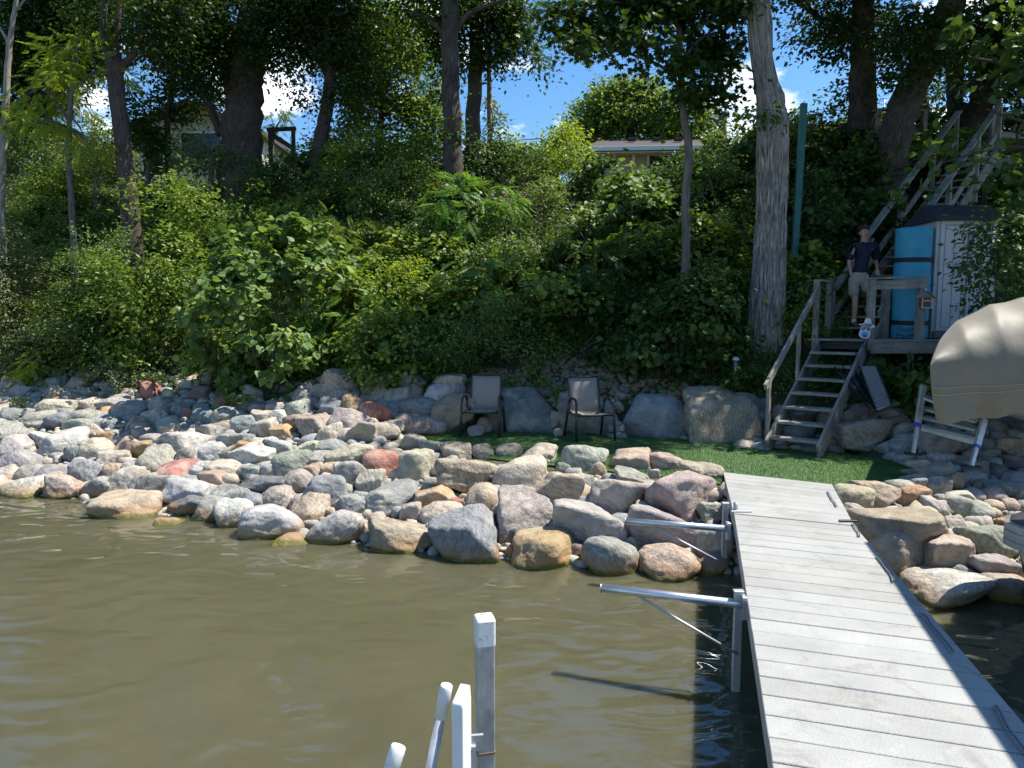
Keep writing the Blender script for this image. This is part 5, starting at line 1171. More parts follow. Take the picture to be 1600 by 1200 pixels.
# ------------------------------------------------------------ leaves
def T_oval(wd=.30): return np.array([(0, 0, 0), (wd, .42, .07), (0, 1, -.06), (-wd, .42, .07)]), np.array([(0, 1, 2), (0, 2, 3)])
def T_heart():
    c = [(0, .06, 0), (0, .55, -.015), (0, 1.02, -.14)]; r = [(.30, -.03, .05), (.50, .28, .085), (.36, .68, .04)]
    V = c + r + [(-x, y, z) for x, y, z in r]
    F = [(0, 3, 4), (0, 4, 1), (1, 4, 5), (1, 5, 2), (0, 7, 6), (0, 1, 7), (1, 8, 7), (1, 2, 8)]
    return np.array(V), np.array(F)
def T_maple():
    pts = [(0, 0)]; 
    for a, r in ((-60, .45), (-35, .30), (-10, .62), (28, .36), (50, .66), (72, .40), (90, .85)): pts.append((r * math.cos(R(a)), .22 + r * math.sin(R(a))))
    L_ = [(-x, y) for x, y in pts[1:-1]][::-1]
    allp = pts + L_; V = [(0, .3, -.01)] + [(x, y, .10 * abs(x)) for x, y in allp]; n_ = len(allp)
    return np.array(V), np.array([(0, 1 + i, 1 + (i + 1) % n_) for i in range(n_)])
def T_frond(npair=8, lw=.12, ll=.30, droop=.25, serr=False):
    V = []; F = []
    def leaf(base, ang, ln, side):
        b = len(V); ca, sa = math.cos(ang), math.sin(ang); f = np.array([sa * side, ca, -.15 * ln]); p = np.array([ca * side, -sa, 0]); w_ = ln * lw * 1.6
        V.extend([base, base + f * ln * .42 + p * w_ + np.array([0, 0, .02]), base + f * ln + np.array([0, 0, -.10 * ln]), base + f * ln * .42 - p * w_ + np.array([0, 0, .02])]); F.extend([(b, b + 1, b + 2), (b, b + 2, b + 3)])
    for i in range(npair):
        t = .14 + .8 * i / npair; base = np.array([0, t, -droop * t * t]); ln = ll * (1 - .45 * abs(t - .45) / .5)
        for s in (-1, 1): leaf(base, R(62 - 20 * t), ln, s)
    leaf(np.array([0, .92, -droop * .85]), 0, ll * .7, 1)
    b = len(V); V.extend([np.array([-.006, 0, 0]), np.array([.006, 0, 0]), np.array([0, .5, -droop * .25 + .003]), np.array([0, .95, -droop * .9])]); F.extend([(b, b + 1, b + 2), (b, b + 2, b + 3)])
    return np.array(V), np.array(F)
LT = {'oval': T_oval(.30), 'narrow': T_oval(.16), 'heart': T_heart(), 'maple': T_maple(), 'frond': T_frond(), 'fine': T_frond(11, .10, .22, .3), 'wide': T_frond(7, .17, .36, .35)}
def unit(v): return v / np.maximum(np.linalg.norm(v, axis=-1, keepdims=True), 1e-6)
def leaf_mesh(kind, pos, out, size, upw=.9, jit=.55, droop=.35):
    TV, TF = LT[kind]; N = len(pos); r_ = rng
    nrm = unit(np.array([0, 0, upw]) + r_.normal(0, jit, (N, 3)) + out * .35)
    f = out + r_.normal(0, .5, (N, 3)) + np.array([0, 0, -droop]); f = unit(f - nrm * (f * nrm).sum(1, keepdims=True)); s = np.cross(f, nrm)
    sz = size * r_.uniform(.65, 1.25, N)[:, None, None]
    V = pos[:, None, :] + sz * (TV[None, :, 0:1] * s[:, None] + TV[None, :, 1:2] * f[:, None] + TV[None, :, 2:3] * nrm[:, None])
    F = TF[None] + (np.arange(N) * len(TV))[:, None, None]
    return V.reshape(-1, 3), F.reshape(-1, 3)
def cluster_points(blobs, size, dens, crad=.30, flat=.5, per=34, gap=-.12, seed=0, shell=.45):
    """blobs: (centre, (rx, ry, rz)); returns leaf positions, outward directions, cluster centres"""
    P, O, CC = [], [], []
    for bi, (c, rr) in enumerate(blobs):
        c = np.array(c, float); rr = np.array(rr, float)
        n_ = int(dens * (rr[0] * rr[2] * math.pi) / (size * size * .42)); nc = max(3, int(n_ / per))
        D = unit(rng.normal(size=(nc * 2, 3))); rad = shell + (1 - shell) * rng.uniform(0, 1, nc * 2) ** .6
        cc = c + D * rad[:, None] * rr * (1 + .18 * fbm(D * 2 + bi * 7 + seed, 2, seed))[:, None]
        keep = (fbm(cc * 1.1 + seed, 2, 3) > gap); cc = (cc[keep] if keep.sum() > 1 or bi else cc)[:nc]
        if not len(cc): continue
        cr = crad * rng.uniform(.6, 1.3, len(cc)); idx = rng.integers(0, len(cc), n_)
        off = rng.normal(0, 1, (n_, 3)) * cr[idx][:, None] * np.array([1, 1, flat]) * .62
        off[:, 2] -= .25 * (off[:, 0] ** 2 + off[:, 1] ** 2) / cr[idx]
        p = cc[idx] + off; P.append(p); O.append(unit(off * np.array([1, 1, .3]) + (cc[idx] - c) * .4)); CC.append(cc)
    return np.concatenate(P), np.concatenate(O), np.concatenate(CC)
def relative(name, V, F, mat, parent, kind=None):
    o0 = parent_world(parent) if parent is not None else Vector((0, 0, 0))
    return ob(name, mesh_np(name, V - np.array(o0), F, mat), parent)

# ------------------------------------------------------------ bushes
def bush_blobs(x, y, z0, w_, h_, seed, lean=0):
    r_ = random.Random(seed); B = [((x, y, z0 + h_ * .45), (w_ * .40, w_ * .34, h_ * .46))]
    for k in range(6):
        a = r_.uniform(0, 6.28); t = r_.uniform(.25, .95); q = r_.uniform(.22, .34); B.append(((x + math.cos(a) * w_ * .33 * (1.15 - .5 * t), y + math.sin(a) * w_ * .22, z0 + h_ * t * .85), (w_ * q, w_ * q * .8, h_ * q * .75)))
    return B
def bush(name, px, py, wpx, hpx, leaf, mat, size, label, cat='shrub', group=None, dens=1.6, crad=.22, Y=None, flower=0, gap=-.25, seed=None, upw=.9, droop=.35, flat=.6):
    """a shrub whose foot is seen at pixel (px, py), wpx wide and hpx tall"""
    P0 = hit(px, py, .02) if Y is None else atd(px, py, Y)
    s_ = P0.y / FPX; w_, h_ = wpx * s_, hpx * s_; size = size * (1.28 if leaf == 'oval' and size > .045 else 1); seed = seed or int(px * 7 + py)
    t = empty(name, P0, label, cat, group)
    B = bush_blobs(P0.x, P0.y, P0.z - .05, w_, h_, seed)
    p, o_, cc = cluster_points(B, size, dens, crad, flat, 30, gap, seed)
    zt = T(p[:, 0], p[:, 1]); p[:, 2] = np.maximum(p[:, 2], zt + .03 + rng.uniform(0, .1, len(p)))
    V, F = leaf_mesh(leaf, p, o_, size, upw, .55, droop); relative('foliage', V, F, M[mat], t)
    if flower:
        top = cc[rng.integers(0, len(cc), flower)] + rng.normal(0, crad * .8, (flower, 3)) + np.array([0, -.05, .08]); V, F = leaf_mesh('oval', np.repeat(top, 4, 0), unit(rng.normal(size=(flower * 4, 3))), .024, 1.4, .6, 0); relative('blossoms', V, F, M['flower'], t)
    mb = MB(); base = P0 - Vector((0, 0, .15))
    for k in range(5):
        e = Vector(cc[rng.integers(0, len(cc))]); m_ = base.lerp(e, .5) + Vector((random.uniform(-.1, .1), 0, h_ * .12)); mb.tube([base + Vector((random.uniform(-.08, .08), random.uniform(-.08, .08), 0)), m_, e], [.022, .014, .006], 5)
    mb.build('stem', M['bark'], t)
    return t
def copy_tree(o, loc, scale, rz, label, group):
    r = o.copy(); C.objects.link(r); r.location = loc; r.rotation_euler = (0, 0, rz); r.scale = scale; r['label'] = label; r['group'] = group
    for ch in list(o.children): c = ch.copy(); C.objects.link(c); c.parent = r
    return r

bushes = [
 # px, foot y, width, height, leaf, material, size, label, dens, crad
 (45, 585, 190, 260, 'oval', 'leaf_grey', .052, 'huge dusty green fine leaved shrub at the far left behind the stones', 1.9, .20),
 (150, 575, 190, 240, 'oval', 'leaf_small', .055, 'dense fine leaved shrub right of the dusty far left one', 1.8, .20),
 (255, 590, 190, 300, 'oval', 'leaf_mid', .085, 'tall yellow green sapling with drooping oval leaves left of the broad leaved bush', 1.5, .26),
 (330, 470, 190, 220, 'oval', 'leaf_mid', .085, 'yellow green leafy sapling rising behind the broad leaved bush', 1.4, .26),
 (420, 628, 245, 280, 'heart', 'leaf_bass', .15, 'big bush of large round heart shaped leaves overhanging the stones', 1.5, .24),
 (480, 560, 170, 210, 'heart', 'leaf_bass', .15, 'upper right arm of large round leaves beside the sumac', 1.3, .24),
 (335, 612, 90, 140, 'heart', 'leaf_bass', .15, 'low left clump of large round leaves touching the stones', 1.5, .22),
 (80, 598, 105, 85, 'fine', 'leaf_lime', .26, 'feathery golden green clump at the edge of the far left stones', 2.2, .18),
 (140, 520, 140, 110, 'wide', 'leaf_mid', .42, 'young sapling with long drooping compound leaves on the left slope', 1.0, .30),
 (170, 592, 90, 60, 'wide', 'leaf_mid', .36, 'small sprout of compound leaves above the pale flowers', 1.2, .2),
 (585, 560, 120, 150, 'frond', 'leaf_sumac', .40, 'blue green sumac right of the round leaved bush', 1.8, .3),
 (525, 440, 110, 110, 'fine', 'leaf_mid', .34, 'airy light green shrub behind the round leaved bush', 1.5, .24),
 (625, 500, 130, 110, 'oval', 'leaf_lime', .055, 'rounded bright yellow green shrub in the middle of the slope', 1.8, .2),
 (630, 590, 150, 130, 'heart', 'leaf_mid', .075, 'shrub of mid green pointed leaves above the stone row', 1.6, .2),
 (560, 600, 110, 120, 'oval', 'leaf_mid', .075, 'leafy vine tangle beside the round leaved bush', 1.6, .2),
 (715, 420, 150, 140, 'frond', 'leaf_sumac', .44, 'brightest sunlit sumac below the big middle trunk', 2.0, .32),
 (790, 400, 110, 110, 'frond', 'leaf_sumac', .40, 'sunlit sumac beside the bare soil patch', 1.7, .3),
 (735, 500, 140, 120, 'frond', 'leaf_sumac', .38, 'sumac clump in the centre of the slope', 1.7, .3),
 (700, 590, 90, 90, 'oval', 'leaf_mid', .06, 'leafy shrub just above the stones left of the left chair', 1.6, .2),
 (840, 575, 120, 70, 'oval', 'leaf_small', .055, 'low sparse weeds on the bank between the chairs', 1.2, .2),
 (1000, 585, 110, 80, 'heart', 'leaf_dark', .09, 'dark creeping vine above the small flat stones', 1.5, .2),
 (735, 585, 150, 110, 'narrow', 'leaf_small', .10, 'tall grassy weeds above the left chair', 1.8, .2),
 (860, 480, 150, 110, 'frond', 'leaf_dark', .42, 'dark shaded sumac above the chairs', 1.9, .3),
 (950, 440, 140, 120, 'frond', 'leaf_dark', .42, 'dark shaded sumac right of the bare soil patch', 1.9, .3),
 (890, 560, 170, 100, 'oval', 'leaf_dark', .06, 'shaded low shrub with tiny leaves above the right chair', 1.8, .2),
 (985, 385, 170, 125, 'heart', 'leaf_bass', .13, 'vine of large leaves lit at the top below the low tan building', 1.5, .26),
 (1050, 600, 180, 190, 'heart', 'leaf_dark', .11, 'dark leafy vine mass left of the pale trunk', 1.7, .24),
 (1105, 590, 120, 220, 'oval', 'leaf_dark', .09, 'tall dark bush hanging beside the pale trunk', 1.7, .22),
 (1100, 470, 170, 150, 'heart', 'leaf_mid', .10, 'olive green vine with pointed leaves in the shade', 1.5, .24),
 (1130, 390, 130, 170, 'oval', 'leaf_small', .07, 'loose shrub between the thin trunk and the pale trunk', 1.5, .22),
 (1100, 305, 90, 80, 'oval', 'leaf_mid', .07, 'yellow green shrub on the crest left of the pale trunk', 1.5, .2),
 (1256, 560, 60, 130, 'oval', 'leaf_mid', .07, 'bright green shrub between the pale trunk and the stairs', 1.5, .2),
 (1275, 420, 110, 170, 'heart', 'leaf_dark', .10, 'dark shrub around the foot of the green pole', 1.6, .24),
 (1310, 330, 120, 110, 'oval', 'leaf_dark', .08, 'dark shrub below the long deck front', 1.5, .22),
 (1230, 280, 70, 110, 'oval', 'leaf_small', .06, 'thin bushy shoots between the pale trunk and the green pole', 1.2, .2),
 (1260, 500, 70, 90, 'oval', 'leaf_small', .06, 'low leafy shrub left of the stair rail', 1.5, .2),
 (1330, 400, 60, 80, 'oval', 'leaf_dark', .07, 'dark shrub left of the person', 1.5, .2),
 (870, 300, 120, 80, 'oval', 'leaf_mid', .07, 'light green shrub above the bare soil patch', 1.6, .22),
 (830, 340, 110, 70, 'oval', 'leaf_small', .06, 'low weedy shrub beside the bare soil patch', 1.5, .2),
 (890, 275, 70, 60, 'oval', 'leaf_lime', .075, 'lime green shrub at the left end of the low tan building', 1.5, .22),
 (640, 330, 120, 90, 'oval', 'leaf_small', .07, 'pale leaved shrub left of the big middle trunk', 1.4, .24),
 (450, 320, 160, 90, 'oval', 'leaf_small', .05, 'low fine shrub on the shaded upper slope below the small railing', 1.7, .2),
 (560, 300, 140, 110, 'oval', 'leaf_mid', .06, 'bushy shrub on the crest right of the small railing', 1.6, .22),
 (330, 290, 130, 90, 'oval', 'leaf_small', .065, 'shrub in front of the cream house', 1.5, .22),
 (250, 300, 110, 80, 'oval', 'leaf_mid', .06, 'light green shrub right of the forked trunk', 1.5, .22),
 (100, 340, 170, 90, 'oval', 'leaf_mid', .06, 'broad sunlit shrub on the upper left slope', 1.6, .22),
 (40, 400, 140, 110, 'oval', 'leaf_small', .055, 'rounded shrub at the left edge half way up', 1.6, .2),
 (60, 300, 120, 70, 'oval', 'leaf_mid', .07, 'yellow tinted shrub at the cottage', 1.4, .22),
]
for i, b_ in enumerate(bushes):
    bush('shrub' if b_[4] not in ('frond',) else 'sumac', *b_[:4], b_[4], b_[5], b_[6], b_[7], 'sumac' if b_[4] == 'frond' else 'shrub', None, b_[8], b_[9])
bush('flowering_shrub', 195, 615, 110, 55, 'oval', 'leaf_grey', .035, 'low weeds with tiny pale flowers spilling onto the stones', 'wildflowers', None, 1.8, .14, flower=260)
bush('flowering_shrub', 255, 590, 70, 60, 'oval', 'leaf_grey', .035, 'pale flowering weeds left of the low round leaves', 'wildflowers', None, 1.8, .14, flower=200)
bush('flowering_shrub', 25, 600, 90, 60, 'oval', 'leaf_grey', .035, 'greyish flowering weeds at the far left edge', 'wildflowers', None, 1.8, .14, flower=120)
bush('fern', 1422, 640, 70, 130, 'wide', 'leaf_dark', .34, 'tall compound leaved plant in front of the platform', 'plant', None, 1.6, .24, Y=11.0)
bush('broadleaf_plant', 1442, 640, 60, 80, 'heart', 'leaf_mid', .14, 'broad leaved plant under the platform edge beside the boat cover', 'plant', None, 1.5, .2, Y=10.8)
bush('broadleaf_plant', 1410, 600, 70, 60, 'oval', 'leaf_dark', .13, 'dark broad leaved plant under the platform', 'plant', None, 1.5, .2, Y=11.3)
bush('weed', 795, 605, 34, 30, 'narrow', 'leaf_mid', .12, 'weed tuft on the rubble above the dark boulder', 'weed', None, 1.6, .10)
bush('weed', 828, 592, 30, 36, 'narrow', 'leaf_lime', .09, 'light green weed on the rubble between the chairs', 'weed', None, 1.4, .10)
bush('weed', 872, 618, 60, 36, 'oval', 'leaf_mid', .05, 'low green weeds just behind the right chair', 'weed', None, 1.6, .12)
bush('weed', 792, 620, 30, 22, 'oval', 'leaf_small', .045, 'low weeds beside the left chair back', 'weed', None, 1.6, .12)
bush('weed', 30, 640, 40, 30, 'oval', 'leaf_mid', .04, 'thin weed growing between the far left stones', 'weed', None, .8, .10)
bush('weed', 18, 655, 22, 16, 'oval', 'leaf_lime', .035, 'tiny bright weed low between the far left stones', 'weed', None, 1.0, .07)
bush('weed', 187, 744, 12, 14, 'oval', 'leaf_lime', .03, 'tiny weed between two pale stones of the left bank', 'weed', None, 1.2, .04)
bush('shrub', 1565, 475, 150, 185, 'oval', 'leaf_dark', .07, 'dark leafy branches hanging in front of the shed', 'shrub', None, 1.5, .2, Y=10.2, gap=-.1)

# filler shrubs on the bluff: copies of four built ones
protos = []
for i, (lf, mt, sz, dn) in enumerate((('oval', 'leaf_small', .072, 1.5), ('heart', 'leaf_mid', .085, 1.3), ('heart', 'leaf_dark', .11, 1.4), ('oval', 'leaf_dark', .08, 1.6))):
    t = empty('shrub', (0, 0, 0)); B = bush_blobs(0, 0, -.1, 1.5, 1.1, 50 + i); p, o_, cc = cluster_points(B, sz, dn, .22, .5, 32, -.08, 60 + i)
    V, F = leaf_mesh(lf, p, o_, sz); relative('foliage', V, F, M[mt], t); protos.append(t)
spots = []; k = 0
MARKS = [(50, 250, 'the far left cottage'), (200, 330, 'the foot of the forked trunk'), (300, 240, 'the cream house'), (375, 240, 'the massive twin trunk'), (440, 240, 'the small crest railing'), (505, 240, 'the slender forked tree'), (60, 420, 'the left edge of the upper slope'), (60, 560, 'the far left stones'), (200, 430, 'the yellow green sapling'), (430, 470, 'the big round leaved bush'), (330, 560, 'the lowest round leaves'), (540, 400, 'the shaded hollow of the slope'), (640, 470, 'the bright yellow green shrub'), (620, 580, 'the stone row left of the turf'), (710, 300, 'the big middle trunk'), (715, 380, 'the brightest sumac'), (740, 560, 'the left chair'), (850, 350, 'the bare soil patch'), (870, 470, 'the dark sumac'), (920, 580, 'the right chair'), (990, 260, 'the low tan building'), (1060, 330, 'the slim maple trunk'), (1100, 560, 'the dark vine mass'), (1140, 430, 'the pale furrowed trunk'), (1240, 330, 'the green pole'), (1250, 480, 'the lower stair rail'), (1345, 300, 'the straight dark trunk'), (1390, 380, 'the leaning trunk'), (1520, 300, 'the shed roof'), (1600, 420, 'the right edge of the picture')]
names_ = ['fine leaved shrub', 'oval leaved shrub', 'dark broad leaved shrub', 'dark small leaved shrub']
while len(spots) < 135 and k < 9000:
    k += 1; px = random.uniform(-40, 1640); py = random.uniform(225, 600); P = hit(px, py, .0)
    if P.y > 24 or P.z < 1.2: continue
    if any((P.x - q.x) ** 2 + (P.y - q.y) ** 2 < .80 ** 2 for q in spots): continue
    if 740 < px < 940 and 280 < py < 420: continue
    if 1120 < px < 1250 and py > 370: continue
    if 270 < px < 570 and py > 400: continue
    if 880 < px < 1090 and py < 300: continue
    if 730 < px < 1010 and py > 545: continue
    if px > 1230 and abs((P.x - P2.x) * s2.x + (P.y - P2.y) * s2.y - W2 / 2) < .95 and P.y < E2.y + 2: continue
    if px > 1340 and P.y < 14.2: continue
    spots.append(P)
    sunny = px < 650 and py > 300; j = random.choice((0, 0, 1, 1, 3) if sunny else (0, 1, 2, 3, 3) if px < 900 else (2, 2, 3, 1)); s_ = random.uniform(.85, 1.35)  # lighter leaf colours on the sunlit side, darker ones where shade falls
    mk = min(MARKS, key=lambda m_: (m_[0] - px) ** 2 + (1.6 * (m_[1] - py)) ** 2); rel = 'above' if mk[1] - py > 40 else 'below' if py - mk[1] > 40 else 'left of' if mk[0] > px else 'right of'
    lab = f'{"large " if s_ > 1.2 else "small " if s_ < 1 else ""}{names_[j]} {rel} {mk[2]}'; 
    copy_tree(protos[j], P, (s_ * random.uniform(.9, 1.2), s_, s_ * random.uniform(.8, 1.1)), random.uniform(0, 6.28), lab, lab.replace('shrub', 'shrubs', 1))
fl_l = [o for o in C.objects if o.get('group') and 'shrubs' in o['group'] and o.parent is None]
for lab, c_ in Counter(o['label'] for o in fl_l).items():
    if c_ in (2, 3):
        for o, wd_ in zip(sorted([q for q in fl_l if q['label'] == lab], key=lambda q: -q.location.z), ('upper', 'lower') if c_ == 2 else ('highest', 'middle', 'lowest')): o['label'] = ' '.join((wd_ + ' ' + lab).split()[:16])
for t in protos:
    for ch in list(t.children): bpy.data.objects.remove(ch)
    bpy.data.objects.remove(t)

# undergrowth on the whole slope
def undergrowth():
    N = 19000; P = []
    px = rng.uniform(-60, 1660, N); py = rng.uniform(205, 612, N); xs_, ys_, zs_ = [], [], []
    for a, b_ in zip(px, py):
        if 755 < a < 930 and 290 < b_ < 410 and random.random() < .75: continue
        if 740 < a < 1000 and b_ > 565 and random.random() < .85: continue
        d = ray(a, b_); ys = np.arange(11, 30, .12); x = d.x * ys / d.y; z = CAM_Z + d.z * ys / d.y; g_ = T(x, ys); i = np.argmax(z <= g_)
        if z[i] > g_[i]: i = random.randrange(70, 110)
        if i == 0: continue
        xs_.append(x[i] + random.gauss(0, .05)); ys_.append(ys[i] + random.gauss(0, .12))
    x = np.array(xs_); y = np.array(ys_); x2 = rng.uniform(-16, 13, 5000); y2 = Gx(x2) + rng.uniform(0, 12, 5000); x = np.concatenate([x, x2]); y = np.concatenate([y, y2])
    ok = y > Gx(x) - .05; bare = (x > -.9) & (x < 3.1) & (y < Gx(x) + .9); ok &= ~(bare & (rng.uniform(size=len(x)) < .85)); x, y = x[ok], y[ok]
    z = T(x, y); h_ = .10 + .22 * np.clip(.5 + fbm(np.stack([x, y, z], -1) * .8, 2, 8), 0, 1.2)
    per = 13; n_ = len(x); X = np.repeat(x, per) + rng.normal(0, .11, n_ * per); Yy = np.repeat(y, per) + rng.normal(0, .11, n_ * per)
    Z = T(X, Yy) + rng.uniform(0, 1, n_ * per) ** .7 * np.repeat(h_, per); pos = np.stack([X, Yy, Z], -1)
    out_ = unit(rng.normal(size=(n_ * per, 3)) * np.array([1, 1, .4]))
    V, F = leaf_mesh('oval', pos, out_, .072, 1.0, .6, .2)
    tag(ob('undergrowth', mesh_np('undergrowth', V, F, M['leaf_small'])), 'tangled low green undergrowth covering the steep bluff', 'undergrowth', kind='stuff')
undergrowth()
# ------------------------------------------------------------ trees
def px_path(pts, Y): return [atd(a, b_, Y if len(r_) == 1 else r_[1]) for a, b_, *r_ in pts]
def tree(name, Y, trunk, limbs, blobs, leaf, mat, size, label, bark='bark', dens=1.0, crad=.38, gap=-.05, extra=(), nseg=14, twigs=26, detail=False, flat=.5, cat='tree'):
    """trunk / limbs: (px, py, width_px) at depth Y; blobs: (px, py, rx_px, rz_px[, dy]); extra: world blobs (centre, radii)"""
    k = Y / FPX; base = atd(trunk[0][0], trunk[0][1], Y); gz = float(T(base.x, base.y)) - .25
    t = empty(name, (base.x, base.y, gz + .25), label, cat)
    P = [atd(a, b_, Y) for a, b_, c_ in trunk]; rad = [c_ / 2 * k for *_, c_ in trunk]
    if P[0].z > gz: P = [Vector((P[0].x, P[0].y, gz))] + P; rad = [rad[0] * 1.25] + rad
    # resample with a slight wander
    def smooth_path(P, rad, n_, wob=.02):
        Q, Rr = [], []; seg = len(P) - 1
        for i in range(seg):
            p0, p1, p2, p3 = P[max(i-1, 0)], P[i], P[i+1], P[min(i+2, seg)]
            for s in range(n_):
                u = s / n_; q = .5 * ((2*p1) + (-p0 + p2) * u + (2*p0 - 5*p1 + 4*p2 - p3) * u*u + (-p0 + 3*p1 - 3*p2 + p3) * u*u*u)
                Q.append(q + Vector((random.uniform(-1, 1), random.uniform(-1, 1), 0)) * wob * rad[i]); Rr.append(rad[i] + (rad[i+1] - rad[i]) * u)
        Q.append(P[-1]); Rr.append(rad[-1]); return Q, Rr
    Q, Rr = smooth_path(P, rad, 40 if detail else 6, .0 if detail else .12)
    mb = MB(); ns_ = 96 if detail else nseg; mb.tube(Q, Rr, ns_)
    if detail:   # real furrowed bark
        V = np.array([tuple(v) for v in mb.v]); m_ = len(Q); cen = np.repeat(np.array([tuple(q) for q in Q]), ns_, 0); rel = V - cen
        ang = np.tile(np.arange(ns_) / ns_ * 2 * math.pi, m_); hgt = V[:, 2]
        pp = np.stack([np.cos(ang) * 4.2, np.sin(ang) * 4.2, hgt * 1.5], -1); nz = vnoise(pp, 4) ; nz2 = vnoise(np.stack([np.cos(ang) * 9, np.sin(ang) * 9, hgt * 3.2], -1), 6)
        rdg = -(1 - np.abs(nz)) ** 4 * .19 - (1 - np.abs(nz2)) ** 4 * .08 + .03 + .06 * vnoise(np.stack([np.cos(ang), np.sin(ang), hgt * .7], -1), 9); V = cen + rel * (1 + rdg)[:, None]; mb.v = [tuple(v) for v in V]
    tr_ob = mb.build('trunk', M[bark], t)
    B = []
    for bl in blobs:
        a, b_, rx, rz_ = bl[:4]; dy = bl[4] if len(bl) > 4 else random.uniform(-.6, .6); yy = Y + dy; c_ = atd(a, b_, yy); kk = yy / FPX
        rx *= 1.12; rz_ *= 1.15; B.append((tuple(c_), (rx * kk, max(.5, min(rx, rz_ * 1.3) * kk * .8), rz_ * kk)))
    B += [(c_, r_) for c_, r_ in extra]  # extra: leaf masses out of view, placed for the shade they cast
    if leaf == 'oval': size *= 1.22
    cc = None
    if B:
        p, o_, cc = cluster_points(B, size, dens * 3.8, crad * 1.25, flat, 30, gap - .14, int(trunk[0][0]))
        V, F = leaf_mesh(leaf, p, o_, size, .9, .55, .45); relative('crown', V, F, M[mat], t)
    for lm in limbs:
        LP = [atd(a, b_, Y + (r_[0] if r_ else 0)) for a, b_, c_, *r_ in lm]; LR = [c_ / 2 * k for a, b_, c_, *_ in lm]; q, r_ = smooth_path(LP, LR, 5, .15); MB().tube(q, r_, 10).build('limb', M[bark], t)
    if cc is not None and twigs:
        mb = MB(); tips = [l[-1] for l in limbs] or [trunk[-1]]; srcs = [Vector(atd(a[0], a[1], Y)) for l in limbs for a in l[1:]] + Q[len(Q) // 2:]
        for _ in range(twigs):
            e = Vector(cc[rng.integers(0, len(cc))]); s = min(srcs, key=lambda v: (v - e).length + random.uniform(0, .6)); m_ = s.lerp(e, .5) + Vector((random.uniform(-.15, .15), random.uniform(-.15, .15), (e - s).length * .10))
            mb.tube([s, m_, e], [.035, .022, .008], 5)
        mb.build('twigs', M[bark], t)
    return t
# left to right
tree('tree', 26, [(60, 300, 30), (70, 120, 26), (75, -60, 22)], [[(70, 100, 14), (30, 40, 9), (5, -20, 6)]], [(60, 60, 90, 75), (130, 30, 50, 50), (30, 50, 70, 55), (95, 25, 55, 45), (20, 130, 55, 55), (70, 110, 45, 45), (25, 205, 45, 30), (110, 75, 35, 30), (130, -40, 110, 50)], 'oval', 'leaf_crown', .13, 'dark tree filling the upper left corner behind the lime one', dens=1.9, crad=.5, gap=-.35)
tree('tree', 17.2, [(112, 330, 9), (108, 200, 8), (118, 90, 6), (125, 50, 4)], [[(108, 190, 5), (80, 150, 4), (62, 140, 2)], [(112, 140, 5), (150, 110, 3), (175, 100, 2)]], [(110, 82, 50, 24), (82, 118, 36, 22), (148, 100, 40, 22), (75, 165, 45, 24), (130, 140, 40, 22), (165, 75, 26, 14), (60, 205, 34, 20), (105, 230, 34, 18)], 'fine', 'leaf_lime', .34, 'sunlit lime green ash with feathery leaves in the upper left', bark='bark_smooth', dens=1.5, crad=.32, twigs=20, flat=.3)
tree('tree', 17.5, [(2, 330, 10), (6, 220, 10), (11, 130, 9), (15, 70, 8), (24, 10, 6), (30, -30, 4)], [[(14, 70, 6), (4, 50, 4), (-10, 30, 4)], [(22, 20, 4), (34, 6, 3), (45, -10, 2)]], [(20, -60, 60, 30)], 'oval', 'leaf_crown', .09, 'thin pale crooked trunk at the left edge of the picture', bark='bark_birch', dens=.7, twigs=6)
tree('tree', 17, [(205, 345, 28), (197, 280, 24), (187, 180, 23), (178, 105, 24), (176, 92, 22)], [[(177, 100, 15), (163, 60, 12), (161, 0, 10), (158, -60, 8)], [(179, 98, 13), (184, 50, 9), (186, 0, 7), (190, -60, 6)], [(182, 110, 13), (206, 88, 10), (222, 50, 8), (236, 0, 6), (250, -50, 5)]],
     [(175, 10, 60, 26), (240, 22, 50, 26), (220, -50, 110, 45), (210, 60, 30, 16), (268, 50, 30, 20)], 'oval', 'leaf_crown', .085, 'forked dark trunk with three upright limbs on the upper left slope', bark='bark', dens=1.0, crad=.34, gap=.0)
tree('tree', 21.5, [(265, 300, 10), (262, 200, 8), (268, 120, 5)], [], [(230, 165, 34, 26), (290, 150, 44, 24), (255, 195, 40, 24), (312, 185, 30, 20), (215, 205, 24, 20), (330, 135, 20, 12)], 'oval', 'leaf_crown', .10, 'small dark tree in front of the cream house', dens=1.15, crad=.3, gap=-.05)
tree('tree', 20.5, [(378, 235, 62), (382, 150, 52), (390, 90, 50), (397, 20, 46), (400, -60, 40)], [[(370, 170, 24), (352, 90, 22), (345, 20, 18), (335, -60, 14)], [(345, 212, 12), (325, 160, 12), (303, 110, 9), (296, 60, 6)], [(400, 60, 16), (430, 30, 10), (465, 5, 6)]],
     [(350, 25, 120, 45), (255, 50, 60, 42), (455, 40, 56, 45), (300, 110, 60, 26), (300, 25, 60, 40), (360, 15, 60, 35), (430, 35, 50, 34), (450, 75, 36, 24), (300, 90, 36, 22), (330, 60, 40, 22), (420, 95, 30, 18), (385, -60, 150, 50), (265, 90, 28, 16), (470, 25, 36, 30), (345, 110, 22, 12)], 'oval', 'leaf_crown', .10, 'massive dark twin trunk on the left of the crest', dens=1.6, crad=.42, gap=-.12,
     extra=[((-2.5, 19.8, 13.3), (2.2, 1.6, 1.2))])
